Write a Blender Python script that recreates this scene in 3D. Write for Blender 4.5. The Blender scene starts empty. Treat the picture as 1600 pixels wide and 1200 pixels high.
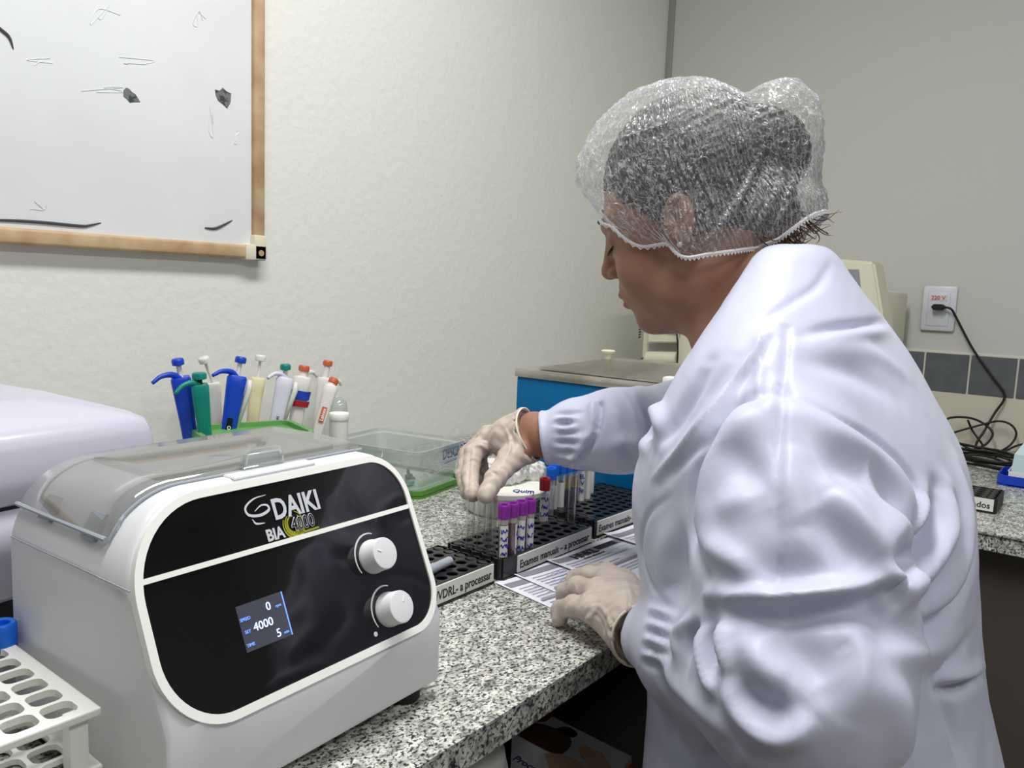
import bpy, bmesh, math, random
import numpy as np
from mathutils import Vector, Matrix
from mathutils.bvhtree import BVHTree
random.seed(4)
scene = bpy.context.scene
COL = scene.collection

# ------------------------------------------------------------------ camera
FOC = 1250.0
def _ray(x, y): return np.array([x-800.0, -(y-600.0), -FOC])
_a, _b = _ray(0, 418.8), _ray(1600, 481.2)
_up = np.cross(_a, _b); _up /= np.linalg.norm(_up)
if _up[1] < 0: _up = -_up
_X = _ray(1780, 488.2); _X -= _up*_X.dot(_up); _X /= np.linalg.norm(_X)
_Y = np.cross(_up, _X)
RW = np.array([_X, _Y, _up])
CAM = np.array([0.0, 0.0, 1.27])
cd = bpy.data.cameras.new('camera'); cam = bpy.data.objects.new('camera', cd); COL.objects.link(cam)
cd.sensor_width = 36.0; cd.lens = FOC/1600*36.0; cd.clip_start = 0.02
cam.matrix_world = Matrix([list(RW[i])+[CAM[i]] for i in range(3)]+[[0, 0, 0, 1]])
scene.camera = cam
def onz(x, y, z): d = RW@_ray(x, y); return CAM+d*((z-CAM[2])/d[2])
def onX(x, y, v): d = RW@_ray(x, y); return CAM+d*((v-CAM[0])/d[0])
def onY(x, y, v): d = RW@_ray(x, y); return CAM+d*((v-CAM[1])/d[1])
_D0 = np.array([math.cos(math.radians(18)), math.sin(math.radians(18)), 0])
def onP(x, y, dist): d = RW@_ray(x, y); return CAM+d*(dist/(d@_D0))

# ------------------------------------------------------------------ world, lights, exposure
scene.view_settings.view_transform = 'Standard'; scene.view_settings.look = 'None'
scene.view_settings.exposure = 0.12; scene.view_settings.gamma = 1.0; scene.view_settings.use_curve_mapping = False
scene.cycles.use_denoising = True
scene.cycles.max_bounces = 10; scene.cycles.diffuse_bounces = 5; scene.cycles.transparent_max_bounces = 24
scene.cycles.sample_clamp_indirect = 4.0
w = bpy.data.worlds.new('world'); scene.world = w; w.use_nodes = True
w.node_tree.nodes['Background'].inputs[0].default_value = (0.8, 0.85, 0.9, 1); w.node_tree.nodes['Background'].inputs[1].default_value = 0.12
def area(name, loc, sx, sy, power, col, aim=None):
    l = bpy.data.lights.new(name, 'AREA'); l.shape = 'RECTANGLE'; l.size = sx; l.size_y = sy; l.energy = power; l.color = col
    o = bpy.data.objects.new(name, l); COL.objects.link(o); o.location = loc
    if aim is not None: o.rotation_euler = (Vector(aim)-Vector(loc)).to_track_quat('-Z', 'Y').to_euler()
    return o
area('ceiling_tube_light', (0.58, 0.48, 2.6), 1.2, 0.25, 27, (1.0, 0.99, 0.965))
area('ceiling_tube_light_rear', (0.0, -1.1, 2.6), 1.2, 0.3, 18, (1.0, 0.99, 0.965))
area('ceiling_tube_light_side', (1.5, -1.0, 2.6), 1.2, 0.3, 6, (0.92, 0.95, 1.0))

# ------------------------------------------------------------------ materials
def mat(name, col, rough=0.5, metal=0.0, spec=0.5, noise=None, bump=None, trans=0.0, alpha=1.0, emit=None, sheen=0.0, coat=0.0, sss=0.0, ior=1.45):
    m = bpy.data.materials.new(name); m.use_nodes = True; nt = m.node_tree; b = nt.nodes['Principled BSDF']
    c = tuple(col)+(1,)
    b.inputs['Base Color'].default_value = c; b.inputs['Roughness'].default_value = rough; b.inputs['Metallic'].default_value = metal
    b.inputs['Specular IOR Level'].default_value = spec; b.inputs['Transmission Weight'].default_value = trans; b.inputs['Alpha'].default_value = alpha
    b.inputs['IOR'].default_value = ior
    b.inputs['Sheen Weight'].default_value = sheen; b.inputs['Coat Weight'].default_value = coat
    if sss: b.inputs['Subsurface Weight'].default_value = sss; b.inputs['Subsurface Radius'].default_value = (0.01, 0.004, 0.002); b.inputs['Subsurface Scale'].default_value = 0.5
    if emit: b.inputs['Emission Color'].default_value = tuple(emit[:3])+(1,); b.inputs['Emission Strength'].default_value = emit[3]
    tc = nt.nodes.new('ShaderNodeTexCoord')
    if noise:   # (scale, other colour, low, high)
        n = nt.nodes.new('ShaderNodeTexNoise'); n.inputs['Scale'].default_value = noise[0]; n.inputs['Detail'].default_value = 4
        r = nt.nodes.new('ShaderNodeValToRGB'); r.color_ramp.elements[0].position = noise[2]; r.color_ramp.elements[1].position = noise[3]
        r.color_ramp.elements[0].color = c; r.color_ramp.elements[1].color = tuple(noise[1])+(1,)
        nt.links.new(tc.outputs['Object'], n.inputs['Vector']); nt.links.new(n.outputs['Fac'], r.inputs['Fac']); nt.links.new(r.outputs['Color'], b.inputs['Base Color'])
    if bump:    # (scale, strength, distance)
        n = nt.nodes.new('ShaderNodeTexNoise'); n.inputs['Scale'].default_value = bump[0]; n.inputs['Detail'].default_value = 5
        bp = nt.nodes.new('ShaderNodeBump'); bp.inputs['Strength'].default_value = bump[1]; bp.inputs['Distance'].default_value = bump[2]
        nt.links.new(tc.outputs['Object'], n.inputs['Vector']); nt.links.new(n.outputs['Fac'], bp.inputs['Height']); nt.links.new(bp.outputs['Normal'], b.inputs['Normal'])
    return m
def L(r, g, b):
    f = lambda v: (v/255/12.92) if v/255 <= 0.04045 else ((v/255+0.055)/1.055)**2.4
    return (f(r), f(g), f(b))
def thin_glass(name, col, mix=0.12, rough=0.03, dif=None):
    """clear thin plastic or glass: mostly see-through with a little gloss and a little body colour"""
    m = bpy.data.materials.new(name); m.use_nodes = True; nt = m.node_tree; nt.nodes.clear()
    out = nt.nodes.new('ShaderNodeOutputMaterial'); tr = nt.nodes.new('ShaderNodeBsdfTransparent'); tr.inputs[0].default_value = tuple(col)+(1,)
    gl = nt.nodes.new('ShaderNodeBsdfGlossy'); gl.inputs['Roughness'].default_value = rough
    lw = nt.nodes.new('ShaderNodeLayerWeight'); lw.inputs['Blend'].default_value = 0.35
    mp = nt.nodes.new('ShaderNodeMath'); mp.operation = 'MULTIPLY_ADD'; mp.inputs[1].default_value = 0.55; mp.inputs[2].default_value = mix; mp.use_clamp = True
    mx = nt.nodes.new('ShaderNodeMixShader')
    nt.links.new(lw.outputs['Facing'], mp.inputs[0]); nt.links.new(mp.outputs[0], mx.inputs[0]); nt.links.new(tr.outputs[0], mx.inputs[1]); nt.links.new(gl.outputs[0], mx.inputs[2])
    last = mx
    if dif:
        d = nt.nodes.new('ShaderNodeBsdfDiffuse'); d.inputs[0].default_value = tuple(dif[0])+(1,)
        m2 = nt.nodes.new('ShaderNodeMixShader'); m2.inputs[0].default_value = dif[1]
        nt.links.new(mx.outputs[0], m2.inputs[1]); nt.links.new(d.outputs[0], m2.inputs[2]); last = m2
    nt.links.new(last.outputs[0], out.inputs[0]); return m
def granite():
    m = bpy.data.materials.new('granite'); m.use_nodes = True; nt = m.node_tree; b = nt.nodes['Principled BSDF']
    b.inputs['Roughness'].default_value = 0.28
    tc = nt.nodes.new('ShaderNodeTexCoord'); mp = nt.nodes.new('ShaderNodeMapping'); mp.inputs['Scale'].default_value = (1.0, 1.35, 1.0); mp.inputs['Rotation'].default_value = (0, 0, 0.5)
    nt.links.new(tc.outputs['Object'], mp.inputs['Vector'])
    def nz(s, d, rou=0.6):
        n = nt.nodes.new('ShaderNodeTexNoise'); n.inputs['Scale'].default_value = s; n.inputs['Detail'].default_value = d; n.inputs['Roughness'].default_value = rou
        n.inputs['Distortion'].default_value = 0.4
        nt.links.new(mp.outputs[0], n.inputs['Vector']); return n
    def ramp(src, stops):
        r = nt.nodes.new('ShaderNodeValToRGB'); e = r.color_ramp.elements
        while len(e) < len(stops): e.new(0.5)
        for i, (p, c) in enumerate(stops): e[i].position = p; e[i].color = tuple(c)+(1,)
        nt.links.new(src.outputs['Fac'], r.inputs['Fac']); return r
    base = ramp(nz(60, 4), [(0.38, L(150, 152, 148)), (0.47, L(190, 190, 180)), (0.60, L(224, 224, 216))])
    dark = ramp(nz(250, 3, 0.55), [(0.385, L(58, 60, 66)), (0.435, L(140, 144, 146)), (0.485, (1, 1, 1))])
    big = ramp(nz(112, 5, 0.7), [(0.33, L(110, 113, 116)), (0.42, L(195, 197, 195)), (0.47, (1, 1, 1))])
    def mul(a, c):
        x = nt.nodes.new('ShaderNodeMix'); x.data_type = 'RGBA'; x.blend_type = 'MULTIPLY'; x.inputs[0].default_value = 1
        nt.links.new(a, x.inputs[6]); nt.links.new(c, x.inputs[7]); return x.outputs[2]
    nt.links.new(mul(mul(base.outputs[0], dark.outputs[0]), big.outputs[0]), b.inputs['Base Color'])
    return m
M = dict(
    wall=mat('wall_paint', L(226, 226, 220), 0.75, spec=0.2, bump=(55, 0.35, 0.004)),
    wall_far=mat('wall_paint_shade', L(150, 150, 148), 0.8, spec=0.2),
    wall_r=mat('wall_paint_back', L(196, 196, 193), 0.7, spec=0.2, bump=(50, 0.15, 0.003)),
    ceil=mat('ceiling_paint', L(235, 235, 230), 0.9), floor=mat('floor_tile', L(150, 146, 138), 0.4),
    granite=granite(), trimgrey=mat('corner_trim_grey', L(150, 150, 146), 0.5),
    tile=mat('dark_tile', L(92, 95, 98), 0.3, noise=(30, L(100, 103, 108), 0.4, 0.7)), beige=mat('beige_tile', L(205, 200, 186), 0.4),
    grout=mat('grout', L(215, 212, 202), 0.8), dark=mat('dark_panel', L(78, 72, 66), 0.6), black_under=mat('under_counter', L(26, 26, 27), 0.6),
    board=mat('whiteboard_enamel', L(226, 229, 232), 0.22, noise=(3.0, L(214, 216, 219), 0.4, 0.75)),
    wood=mat('frame_wood', L(196, 170, 136), 0.5, noise=(25, L(170, 138, 104), 0.35, 0.7)), cream=mat('cream_plastic', L(222, 214, 192), 0.45),
    cream2=mat('analyser_plastic', L(212, 211, 190), 0.45), marker=mat('black_marker', L(70, 70, 78), 0.6), chip=mat('chip_grey', L(112, 114, 116), 0.8, noise=(120, L(60, 62, 64), 0.45, 0.55)),
    cf=mat('centrifuge_white', L(214, 216, 220), 0.32), cfrim=mat('rim_white', L(245, 245, 242), 0.25), cfpanel=mat('panel_black', L(14, 14, 16), 0.08, spec=0.5, coat=0.3),
    smoke=thin_glass('smoky_lid', L(196, 198, 198), 0.10, 0.05, (L(190, 190, 188), 0.22)), inner=mat('chamber_grey', L(150, 150, 146), 0.3),
    clear=thin_glass('clear_plastic', (0.93, 0.95, 0.95), 0.10, 0.08, (L(225, 232, 230), 0.16)), glass=thin_glass('tube_glass', (0.985, 0.99, 0.985), 0.02, 0.02),
    tubeplast=thin_glass('tube_plastic', (0.96, 0.96, 0.97), 0.06, 0.08, (L(200, 205, 220), 0.14)),
    logo=mat('logo_silver', L(205, 208, 216), 0.4), olive=mat('logo_olive', L(150, 152, 30), 0.5), lcd=mat('lcd_grey', L(62, 64, 72), 0.25, emit=(*L(62, 66, 80), 0.35)),
    lcdtext=mat('lcd_text', (0.1, 0.2, 0.6), 0.5, emit=(*L(110, 150, 255), 1.2)), lcdwhite=mat('lcd_bright', (0.4, 0.5, 0.8), 0.5, emit=(*L(190, 205, 255), 1.3)),
    knob=mat('knob_white', L(226, 227, 230), 0.35), rubber=mat('rubber', L(28, 28, 28), 0.7), big=mat('lilac_white', L(190, 187, 205), 0.28, coat=0.15),
    stickgrey=mat('sticker_grey', L(178, 177, 180), 0.6), stickyel=mat('sticker_yellow', L(208, 204, 130), 0.6),
    white=mat('plain_white', L(235, 235, 235), 0.45), paper=mat('paper', L(232, 232, 244), 0.7, spec=0.2), pgrey=mat('print_grey', L(140, 140, 150), 0.7), pline=mat('print_line', L(160, 160, 175), 0.7),
    ptext=mat('print_black', L(40, 40, 46), 0.7), ink=mat('blue_ink', L(44, 40, 150), 0.6), rack=mat('rack_black', L(34, 34, 38), 0.28), rackin=mat('rack_well', L(12, 12, 13), 0.3),
    label=mat('label_white', L(222, 222, 218), 0.5), purple=mat('purple_cap', L(128, 36, 146), 0.4), red=mat('red_cap', L(168, 28, 32), 0.4), blue=mat('blue_cap', L(16, 100, 214), 0.4),
    blood=mat('blood', L(110, 28, 46), 0.2), serum=mat('serum', L(190, 150, 40), 0.2), clot=mat('gel_dark', L(30, 22, 26), 0.4), gelm=mat('gel_beige', L(214, 196, 184), 0.4),
    green=mat('green_plastic', L(104, 160, 92), 0.4), greend=mat('green_rim', L(86, 140, 56), 0.4), frost=thin_glass('frosted', (0.85, 0.9, 0.88), 0.1, 0.3, (L(214, 224, 214), 0.5)),
    foam=mat('foam_white', L(234, 234, 224), 0.7, bump=(60, 0.2, 0.002)), bag=thin_glass('white_bag', (0.95, 0.95, 0.93), 0.1, 0.25, (L(240, 240, 236), 0.72)),
    bathblue=mat('bath_blue', L(2, 104, 162), 0.5, spec=0.2), steel=mat('brushed_steel', L(205, 200, 190), 0.25, metal=0.85, noise=(8, L(170, 165, 155), 0.4, 0.6)), plinth=mat('dark_gap', L(16, 16, 20), 0.5),
    pblue=mat('pipette_blue', L(12, 66, 190), 0.35), pteal=mat('pipette_teal', L(10, 130, 120), 0.35), pcream=mat('pipette_cream', L(230, 216, 178), 0.4), pwhite=mat('pipette_white', L(222, 220, 214), 0.35),
    plil=mat('pipette_lilac', L(214, 212, 230), 0.35), porange=mat('pipette_orange', L(196, 96, 56), 0.4), tapeblue=mat('tape_blue', L(24, 62, 170), 0.4), tapered=mat('tape_red', L(160, 20, 40), 0.4),
    greytrack=mat('tip_grey', L(160, 166, 176), 0.4), trayw=mat('tray_white', L(232, 232, 226), 0.35), tblue=mat('tray_blue', L(20, 64, 186), 0.35), lightblue=mat('pale_blue_plastic', L(214, 232, 238), 0.4, trans=0.2),
    teal=mat('teal_card', L(100, 176, 184), 0.5), socket=mat('socket_white', L(206, 210, 216), 0.35), sticker=mat('pink_sticker', L(216, 206, 206), 0.6), redtext=mat('red_text', L(170, 40, 60), 0.6),
    cable=mat('cable_black', L(22, 21, 22), 0.5), orange=mat('box_orange', L(226, 84, 30), 0.5), boxw=mat('box_white', L(214, 214, 222), 0.5), brown=mat('print_brown', L(80, 52, 34), 0.5), skinprint=mat('print_skin', L(206, 168, 138), 0.5),
    navy=mat('print_navy', L(30, 36, 80), 0.5), redd=mat('dark_red', L(120, 20, 24), 0.5),
    coat=mat('coat_fabric', L(194, 197, 219), 0.42, spec=0.3, sheen=0.1, bump=(900, 0.05, 0.0006)),
    skin=mat('skin', L(156, 116, 95), 0.5, spec=0.35, noise=(18, L(144, 102, 83), 0.42, 0.7), sss=0.15), lip=mat('lip', L(160, 96, 88), 0.5), lash=mat('lash', L(30, 20, 18), 0.6),
    hair=mat('hair', L(34, 30, 30), 0.45, noise=(60, L(60, 52, 48), 0.45, 0.7)), hairbrown=mat('hair_brown', L(92, 62, 42), 0.5), bead=mat('bead_white', L(235, 235, 235), 0.3),
    glove=mat('latex', L(190, 175, 167), 0.42, spec=0.4, noise=(26, L(202, 190, 178), 0.4, 0.7), sss=0.1), glovecuff=mat('latex_cuff', L(226, 222, 200), 0.45),
)

# ------------------------------------------------------------------ scene helpers
def link(name, me, m=None, parent=None, smooth=False, auto=None):
    o = bpy.data.objects.new(name, me); COL.objects.link(o)
    if m is not None and not me.materials: me.materials.append(M[m] if isinstance(m, str) else m)
    if smooth:
        for p in me.polygons: p.use_smooth = True
    if auto is not None:
        for p in me.polygons: p.use_smooth = True
        me.set_sharp_from_angle(angle=math.radians(auto))
    if parent is not None: o.parent = parent
    return o
def empty(name, loc=(0, 0, 0), rz=0.0):
    o = bpy.data.objects.new(name, None); COL.objects.link(o); o.location = Vector([float(t) for t in loc]); o.rotation_euler = (0, 0, rz); o.empty_display_size = 0.02
    return o
def tag(o, label=None, cat=None, group=None, kind=None):
    if label: o['label'] = label
    if cat: o['category'] = cat
    if group: o['group'] = group
    if kind: o['kind'] = kind
    return o
def fin(bm, name, m, parent=None, smooth=False, auto=None, mats=None):
    bmesh.ops.recalc_face_normals(bm, faces=bm.faces)
    me = bpy.data.meshes.new(name); bm.to_mesh(me); bm.free()
    if mats:
        for x in mats: me.materials.append(M[x])
    return link(name, me, m, parent, smooth, auto)
def V3(p): return Vector((float(p[0]), float(p[1]), float(p[2])))
def abox(bm, lo, hi, bev=0.0, seg=2, mi=0):
    lo, hi = V3(lo), V3(hi)
    r = bmesh.ops.create_cube(bm, size=1.0); vs = r['verts']
    for v in vs: v.co = Vector([(lo[i]+hi[i])/2+v.co[i]*(hi[i]-lo[i]) for i in range(3)])
    fs = {f for v in vs for f in v.link_faces}
    if bev > 0:
        es = list({e for v in vs for e in v.link_edges})
        rr = bmesh.ops.bevel(bm, geom=es+vs, offset=bev, segments=seg, affect='EDGES', profile=0.5); fs = set(rr['faces'])|{f for f in fs if f.is_valid}
    for f in fs: f.material_index = mi
    return bm
def box(name, lo, hi, m, parent=None, bev=0.0, seg=2):
    bm = bmesh.new(); abox(bm, lo, hi, bev, seg); return fin(bm, name, m, parent, auto=35 if bev else None)
def prism(bm, pts, d, mi=0):
    """closed polygon pts (3-D) pushed along d"""
    a = [bm.verts.new(V3(p)) for p in pts]; b = [bm.verts.new(V3(p)+V3(d)) for p in pts]; n = len(a)
    fs = [bm.faces.new(a), bm.faces.new(b[::-1])]+[bm.faces.new((a[i], a[(i+1) % n], b[(i+1) % n], b[i])) for i in range(n)]
    for f in fs: f.material_index = mi
def lathe(bm, prof, c=(0, 0, 0), ax=(0, 0, 1), n=24, cap=True, mi=0):
    """prof [(radius, height)] turned about ax through c"""
    c = V3(c); ax = V3(ax).normalized(); q = Vector((0, 0, 1)).rotation_difference(ax); rings = []
    for r, h in prof:
        rings.append([bm.verts.new(c+q@Vector((r*math.cos(2*math.pi*i/n), r*math.sin(2*math.pi*i/n), h))) for i in range(n)])
    for a, b in zip(rings, rings[1:]):
        for i in range(n): bm.faces.new((a[i], a[(i+1) % n], b[(i+1) % n], b[i])).material_index = mi
    if cap:
        bm.faces.new(rings[0][::-1]).material_index = mi; bm.faces.new(rings[-1]).material_index = mi
    return bm
def catmull(pts, n=8):
    P = [np.array(p, float) for p in pts]; P = [2*P[0]-P[1]]+P+[2*P[-1]-P[-2]]; out = []
    for i in range(1, len(P)-2):
        for k in range(n):
            t = k/n; a, b, c, d = P[i-1:i+3]
            out.append(0.5*((2*b)+(-a+c)*t+(2*a-5*b+4*c-d)*t*t+(-a+3*b-3*c+d)*t**3))
    out.append(P[-2]); return out
def tube(bm, pts, r, n=8, mi=0, cap=True):
    """sweep a circle (radius r or list) along pts"""
    P = [V3(p) for p in pts]; N = len(P); R = r if hasattr(r, '__len__') else [r]*N
    t0 = (P[1]-P[0]).normalized(); s = t0.orthogonal().normalized(); rings = []
    for i in range(N):
        t = ((P[min(i+1, N-1)]-P[max(i-1, 0)])).normalized()
        s = (s-t*s.dot(t)).normalized(); u = t.cross(s)
        rings.append([bm.verts.new(P[i]+(s*math.cos(2*math.pi*k/n)+u*math.sin(2*math.pi*k/n))*R[i]) for k in range(n)])
    for a, b in zip(rings, rings[1:]):
        for k in range(n): bm.faces.new((a[k], a[(k+1) % n], b[(k+1) % n], b[k])).material_index = mi
    if cap: bm.faces.new(rings[0][::-1]); bm.faces.new(rings[-1])
    return bm
def rrect(x0, y0, x1, y1, r, n=8):
    """rounded rectangle outline; r one number or four (BL, BR, TR, TL)"""
    r = [r]*4 if not hasattr(r, '__len__') else r; out = []
    for (cx, cy, a0, q) in ((x0+r[0], y0+r[0], 180, r[0]), (x1-r[1], y0+r[1], 270, r[1]), (x1-r[2], y1-r[2], 0, r[2]), (x0+r[3], y1-r[3], 90, r[3])):
        for k in range(n+1):
            a = math.radians(a0+90*k/n); out.append((cx+q*math.cos(a), cy+q*math.sin(a)))
    return out
def text(name, s, size, m, parent, org, xd, yd, lift=0.0004, align='LEFT', ext=0.0002, xs=1.0, shear=0.0, bold=0.0):
    cu = bpy.data.curves.new(name, 'FONT'); cu.body = s; cu.size = size; cu.align_x = align; cu.extrude = ext; cu.shear = shear; cu.offset = bold; cu.resolution_u = 3
    t = bpy.data.objects.new('tmp', cu); COL.objects.link(t)
    dg = bpy.context.evaluated_depsgraph_get(); dg.update()
    me = bpy.data.meshes.new_from_object(t.evaluated_get(dg)); bpy.data.objects.remove(t)
    xd = V3(xd).normalized(); yd = V3(yd); yd = (yd-xd*yd.dot(xd)).normalized(); zd = xd.cross(yd)
    o = V3(org)+zd*lift
    for v in me.vertices:
        c = v.co; v.co = o+xd*(c.x*xs)+yd*c.y+zd*c.z
    me.materials.clear(); return link(name, me, m, parent)
def copytree(o, parent=None):
    c = o.copy(); COL.objects.link(c); c.parent = parent
    for ch in list(o.children): copytree(ch, c)
    return c

# ------------------------------------------------------------------ implicit surfaces (for the figure and soft things)
def s_cap(p, a, b, ra, rb):
    a = np.array(a, float); b = np.array(b, float); ab = b-a
    t = np.clip(((p-a)@ab)/(ab@ab+1e-12), 0, 1)
    return np.linalg.norm(p-a-t[:, None]*ab, axis=1)-(ra+(rb-ra)*t)
def s_ell(p, c, r, R=None):
    q = p-np.array(c, float)
    if R is not None: q = q@R
    r = np.array(r, float); k0 = np.linalg.norm(q/r, axis=1); k1 = np.linalg.norm(q/(r*r), axis=1)+1e-9
    return k0*(k0-1)/k1
def smin(a, b, k):
    h = np.clip(0.5+0.5*(b-a)/k, 0, 1); return b+(a-b)*h-k*h*(1-h)
def smax(a, b, k): return -smin(-a, -b, k)
def surf(fn, lo, hi, h, B=20):
    lo = np.array(lo, float); hi = np.array(hi, float); n = np.ceil((hi-lo)/h/B).astype(int)
    I = np.stack(np.meshgrid(*[np.arange(k) for k in n], indexing='ij'), -1).reshape(-1, 3)
    cen = lo+(I+0.5)*B*h; act = I[np.abs(fn(cen)) < B*h*0.87*1.5+0.01]
    g = np.arange(-1, B+1); G = np.stack(np.meshgrid(g, g, g, indexing='ij'), -1)
    keys, pos, quads = [], [], []
    big = 1 << 20
    off = np.stack(np.meshgrid([0, 1], [0, 1], [0, 1], indexing='ij'), -1).reshape(-1, 3)
    pairs = [(i, j) for i in range(8) for j in range(i+1, 8) if np.abs(off[i]-off[j]).sum() == 1]
    for b in act:
        gi = G+b*B; v = fn((lo+gi.reshape(-1, 3)*h)).reshape(B+2, B+2, B+2)
        if v.min() > 0 or v.max() < 0: continue
        s = v < 0
        c8 = [v[o[0]:B+1+o[0], o[1]:B+1+o[1], o[2]:B+1+o[2]] for o in off]
        cnt = sum((c < 0).astype(int) for c in c8); idx = np.argwhere((cnt > 0) & (cnt < 8))
        if not len(idx): continue
        vals = np.stack([c[idx[:, 0], idx[:, 1], idx[:, 2]] for c in c8], 1); acc = np.zeros((len(idx), 3)); num = np.zeros(len(idx))
        for i, j in pairs:
            a, c = vals[:, i], vals[:, j]; m_ = (a < 0) != (c < 0); t = np.where(m_, a/(a-c+1e-20), 0)
            acc += np.where(m_[:, None], off[i]+t[:, None]*(off[j]-off[i]), 0); num += m_
        gidx = idx+(-1)+b*B; P = lo+(gidx+acc/num[:, None])*h
        kk = ((gidx[:, 0]+5)*big+(gidx[:, 1]+5))*big+(gidx[:, 2]+5)
        keys.append(kk); pos.append(P)
        for ax in range(3):
            o = [0, 0, 0]; o[ax] = 1; a1, a2 = [(1, 2), (2, 0), (0, 1)][ax]
            sa = s[1:B+1, 1:B+1, 1:B+1]; sb = s[1+o[0]:B+1+o[0], 1+o[1]:B+1+o[1], 1+o[2]:B+1+o[2]]
            e = np.argwhere(sa != sb)
            if not len(e): continue
            fl = sa[e[:, 0], e[:, 1], e[:, 2]]; ge = e+b*B
            def key(d1, d2):
                q = ge.copy(); q[:, a1] -= d1; q[:, a2] -= d2
                return ((q[:, 0]+5)*big+(q[:, 1]+5))*big+(q[:, 2]+5)
            Q = np.stack([key(1, 1), key(0, 1), key(0, 0), key(1, 0)], 1); Q[~fl] = Q[~fl][:, ::-1]; quads.append(Q)
    keys = np.concatenate(keys); pos = np.concatenate(pos); quads = np.concatenate(quads)
    uk, ui = np.unique(keys, return_index=True); P = pos[ui]
    F = np.searchsorted(uk, quads); F = np.clip(F, 0, len(uk)-1); ok = (uk[F] == quads).all(1); F = F[ok]
    e = h*0.3
    for _ in range(2):
        d = fn(P); gr = np.stack([fn(P+np.eye(3)[i]*e)-fn(P-np.eye(3)[i]*e) for i in range(3)], 1)/(2*e)
        g2 = (gr*gr).sum(1)+1e-6; st = (d/g2)[:, None]*gr; ln = np.linalg.norm(st, axis=1, keepdims=True); st *= np.minimum(1, h*0.6/(ln+1e-9)); P = P-st
    return P, F
def nmesh(name, P, F):
    me = bpy.data.meshes.new(name); me.vertices.add(len(P)); me.vertices.foreach_set('co', np.asarray(P, np.float32).ravel())
    F = np.asarray(F, np.int32); k = F.shape[1]; me.loops.add(F.size); me.loops.foreach_set('vertex_index', F.ravel())
    me.polygons.add(len(F)); me.polygons.foreach_set('loop_start', np.arange(0, F.size, k, dtype=np.int32)); me.polygons.foreach_set('loop_total', np.full(len(F), k, np.int32))
    me.update(calc_edges=True); me.validate(); return me
def vnorm(P, F):
    n = np.cross(P[F[:, 2]]-P[F[:, 0]], P[F[:, 3]]-P[F[:, 1]]); N = np.zeros_like(P)
    for k in range(4): np.add.at(N, F[:, k], n)
    return N/(np.linalg.norm(N, axis=1, keepdims=True)+1e-12)
def folds(P, F, spec, scale=1.0):
    """soft creases: spec = [(pixel polyline, height, half-width[, 'flat' ends])] found on the surface and pushed out or in"""
    bv = BVHTree.FromPolygons([tuple(p) for p in P], [tuple(int(i) for i in f) for f in F]); N = vnorm(P, F); D = np.zeros(len(P))
    for s in spec:
        pl, amp, wd = s[:3]; c = catmull([(x, y, 0) for x, y in pl], 10); hits = []
        for q in c:
            d = RW@_ray(q[0], q[1]); hh = bv.ray_cast(Vector(CAM), Vector(d).normalized())
            hits.append(None if hh[0] is None else np.array(hh[0]))
        n = len(hits); A = []
        for i, hh in enumerate(hits):
            if hh is None: continue
            t = i/(n-1); tp = 1.0 if len(s) > 3 else math.sin(math.pi*min(max(t, 0.04), 0.96))**0.6
            A.append((hh, tp))
        if len(A) < 2: continue
        H = np.array([a[0] for a in A]); T = np.array([a[1] for a in A])
        lo, hi = H.min(0)-3*wd, H.max(0)+3*wd; idx = np.where(((P > lo) & (P < hi)).all(1))[0]
        best = np.full(len(idx), 1e9); tb = np.zeros(len(idx)); Q = P[idx]
        for i in range(len(H)-1):
            a, b = H[i], H[i+1]
            if np.linalg.norm(b-a) > 0.05: continue
            ab = b-a; t = np.clip(((Q-a)@ab)/(ab@ab+1e-12), 0, 1); dd = np.linalg.norm(Q-a-t[:, None]*ab, axis=1); m_ = dd < best
            best[m_] = dd[m_]; tb[m_] = (T[i]+(T[i+1]-T[i])*t)[m_]
        D[idx] += amp*scale*tb*np.exp(-(best/wd)**2)
    return P+N*D[:, None]
def thing(name, loc, label, cat, group=None):
    """Empty at the thing's base; children are modelled in world coordinates"""
    o = empty(name, loc); o['_w'] = 1; return tag(o, label, cat, group)
_link = link
def link(name, me, m=None, parent=None, smooth=False, auto=None):
    o = _link(name, me, m, parent, smooth, auto)
    if parent is not None and parent.get('_w'): o.matrix_parent_inverse = Matrix.Translation(-parent.location)
    return o
CT = 0.900          # counter top height
WX, WY = 2.417, 1.291
# ================================================================== the room
def struct(o): o['kind'] = 'structure'; return o
struct(box('floor', (-2.2, -2.2, -0.1), (WX+0.1, WY+0.1, 0), 'floor'))
struct(box('ceiling', (-2.2, -2.2, 2.7), (WX+0.1, WY+0.1, 2.8), 'ceil'))
struct(box('wall_left', (-2.2, WY, 0), (WX+0.1, WY+0.1, 2.7), 'wall'))
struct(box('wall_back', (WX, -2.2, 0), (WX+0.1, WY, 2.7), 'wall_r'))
struct(box('wall_right', (-2.2, -2.3, 0), (WX+0.1, -2.2, 2.7), 'wall_far'))
struct(box('wall_front', (-2.3, -2.3, 0), (-2.2, WY+0.1, 2.7), 'wall_far'))
struct(box('trim_1', (WX-0.006, WY-0.022, CT+0.01), (WX+0.002, WY+0.002, 2.7), 'trimgrey', bev=0.003))
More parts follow.
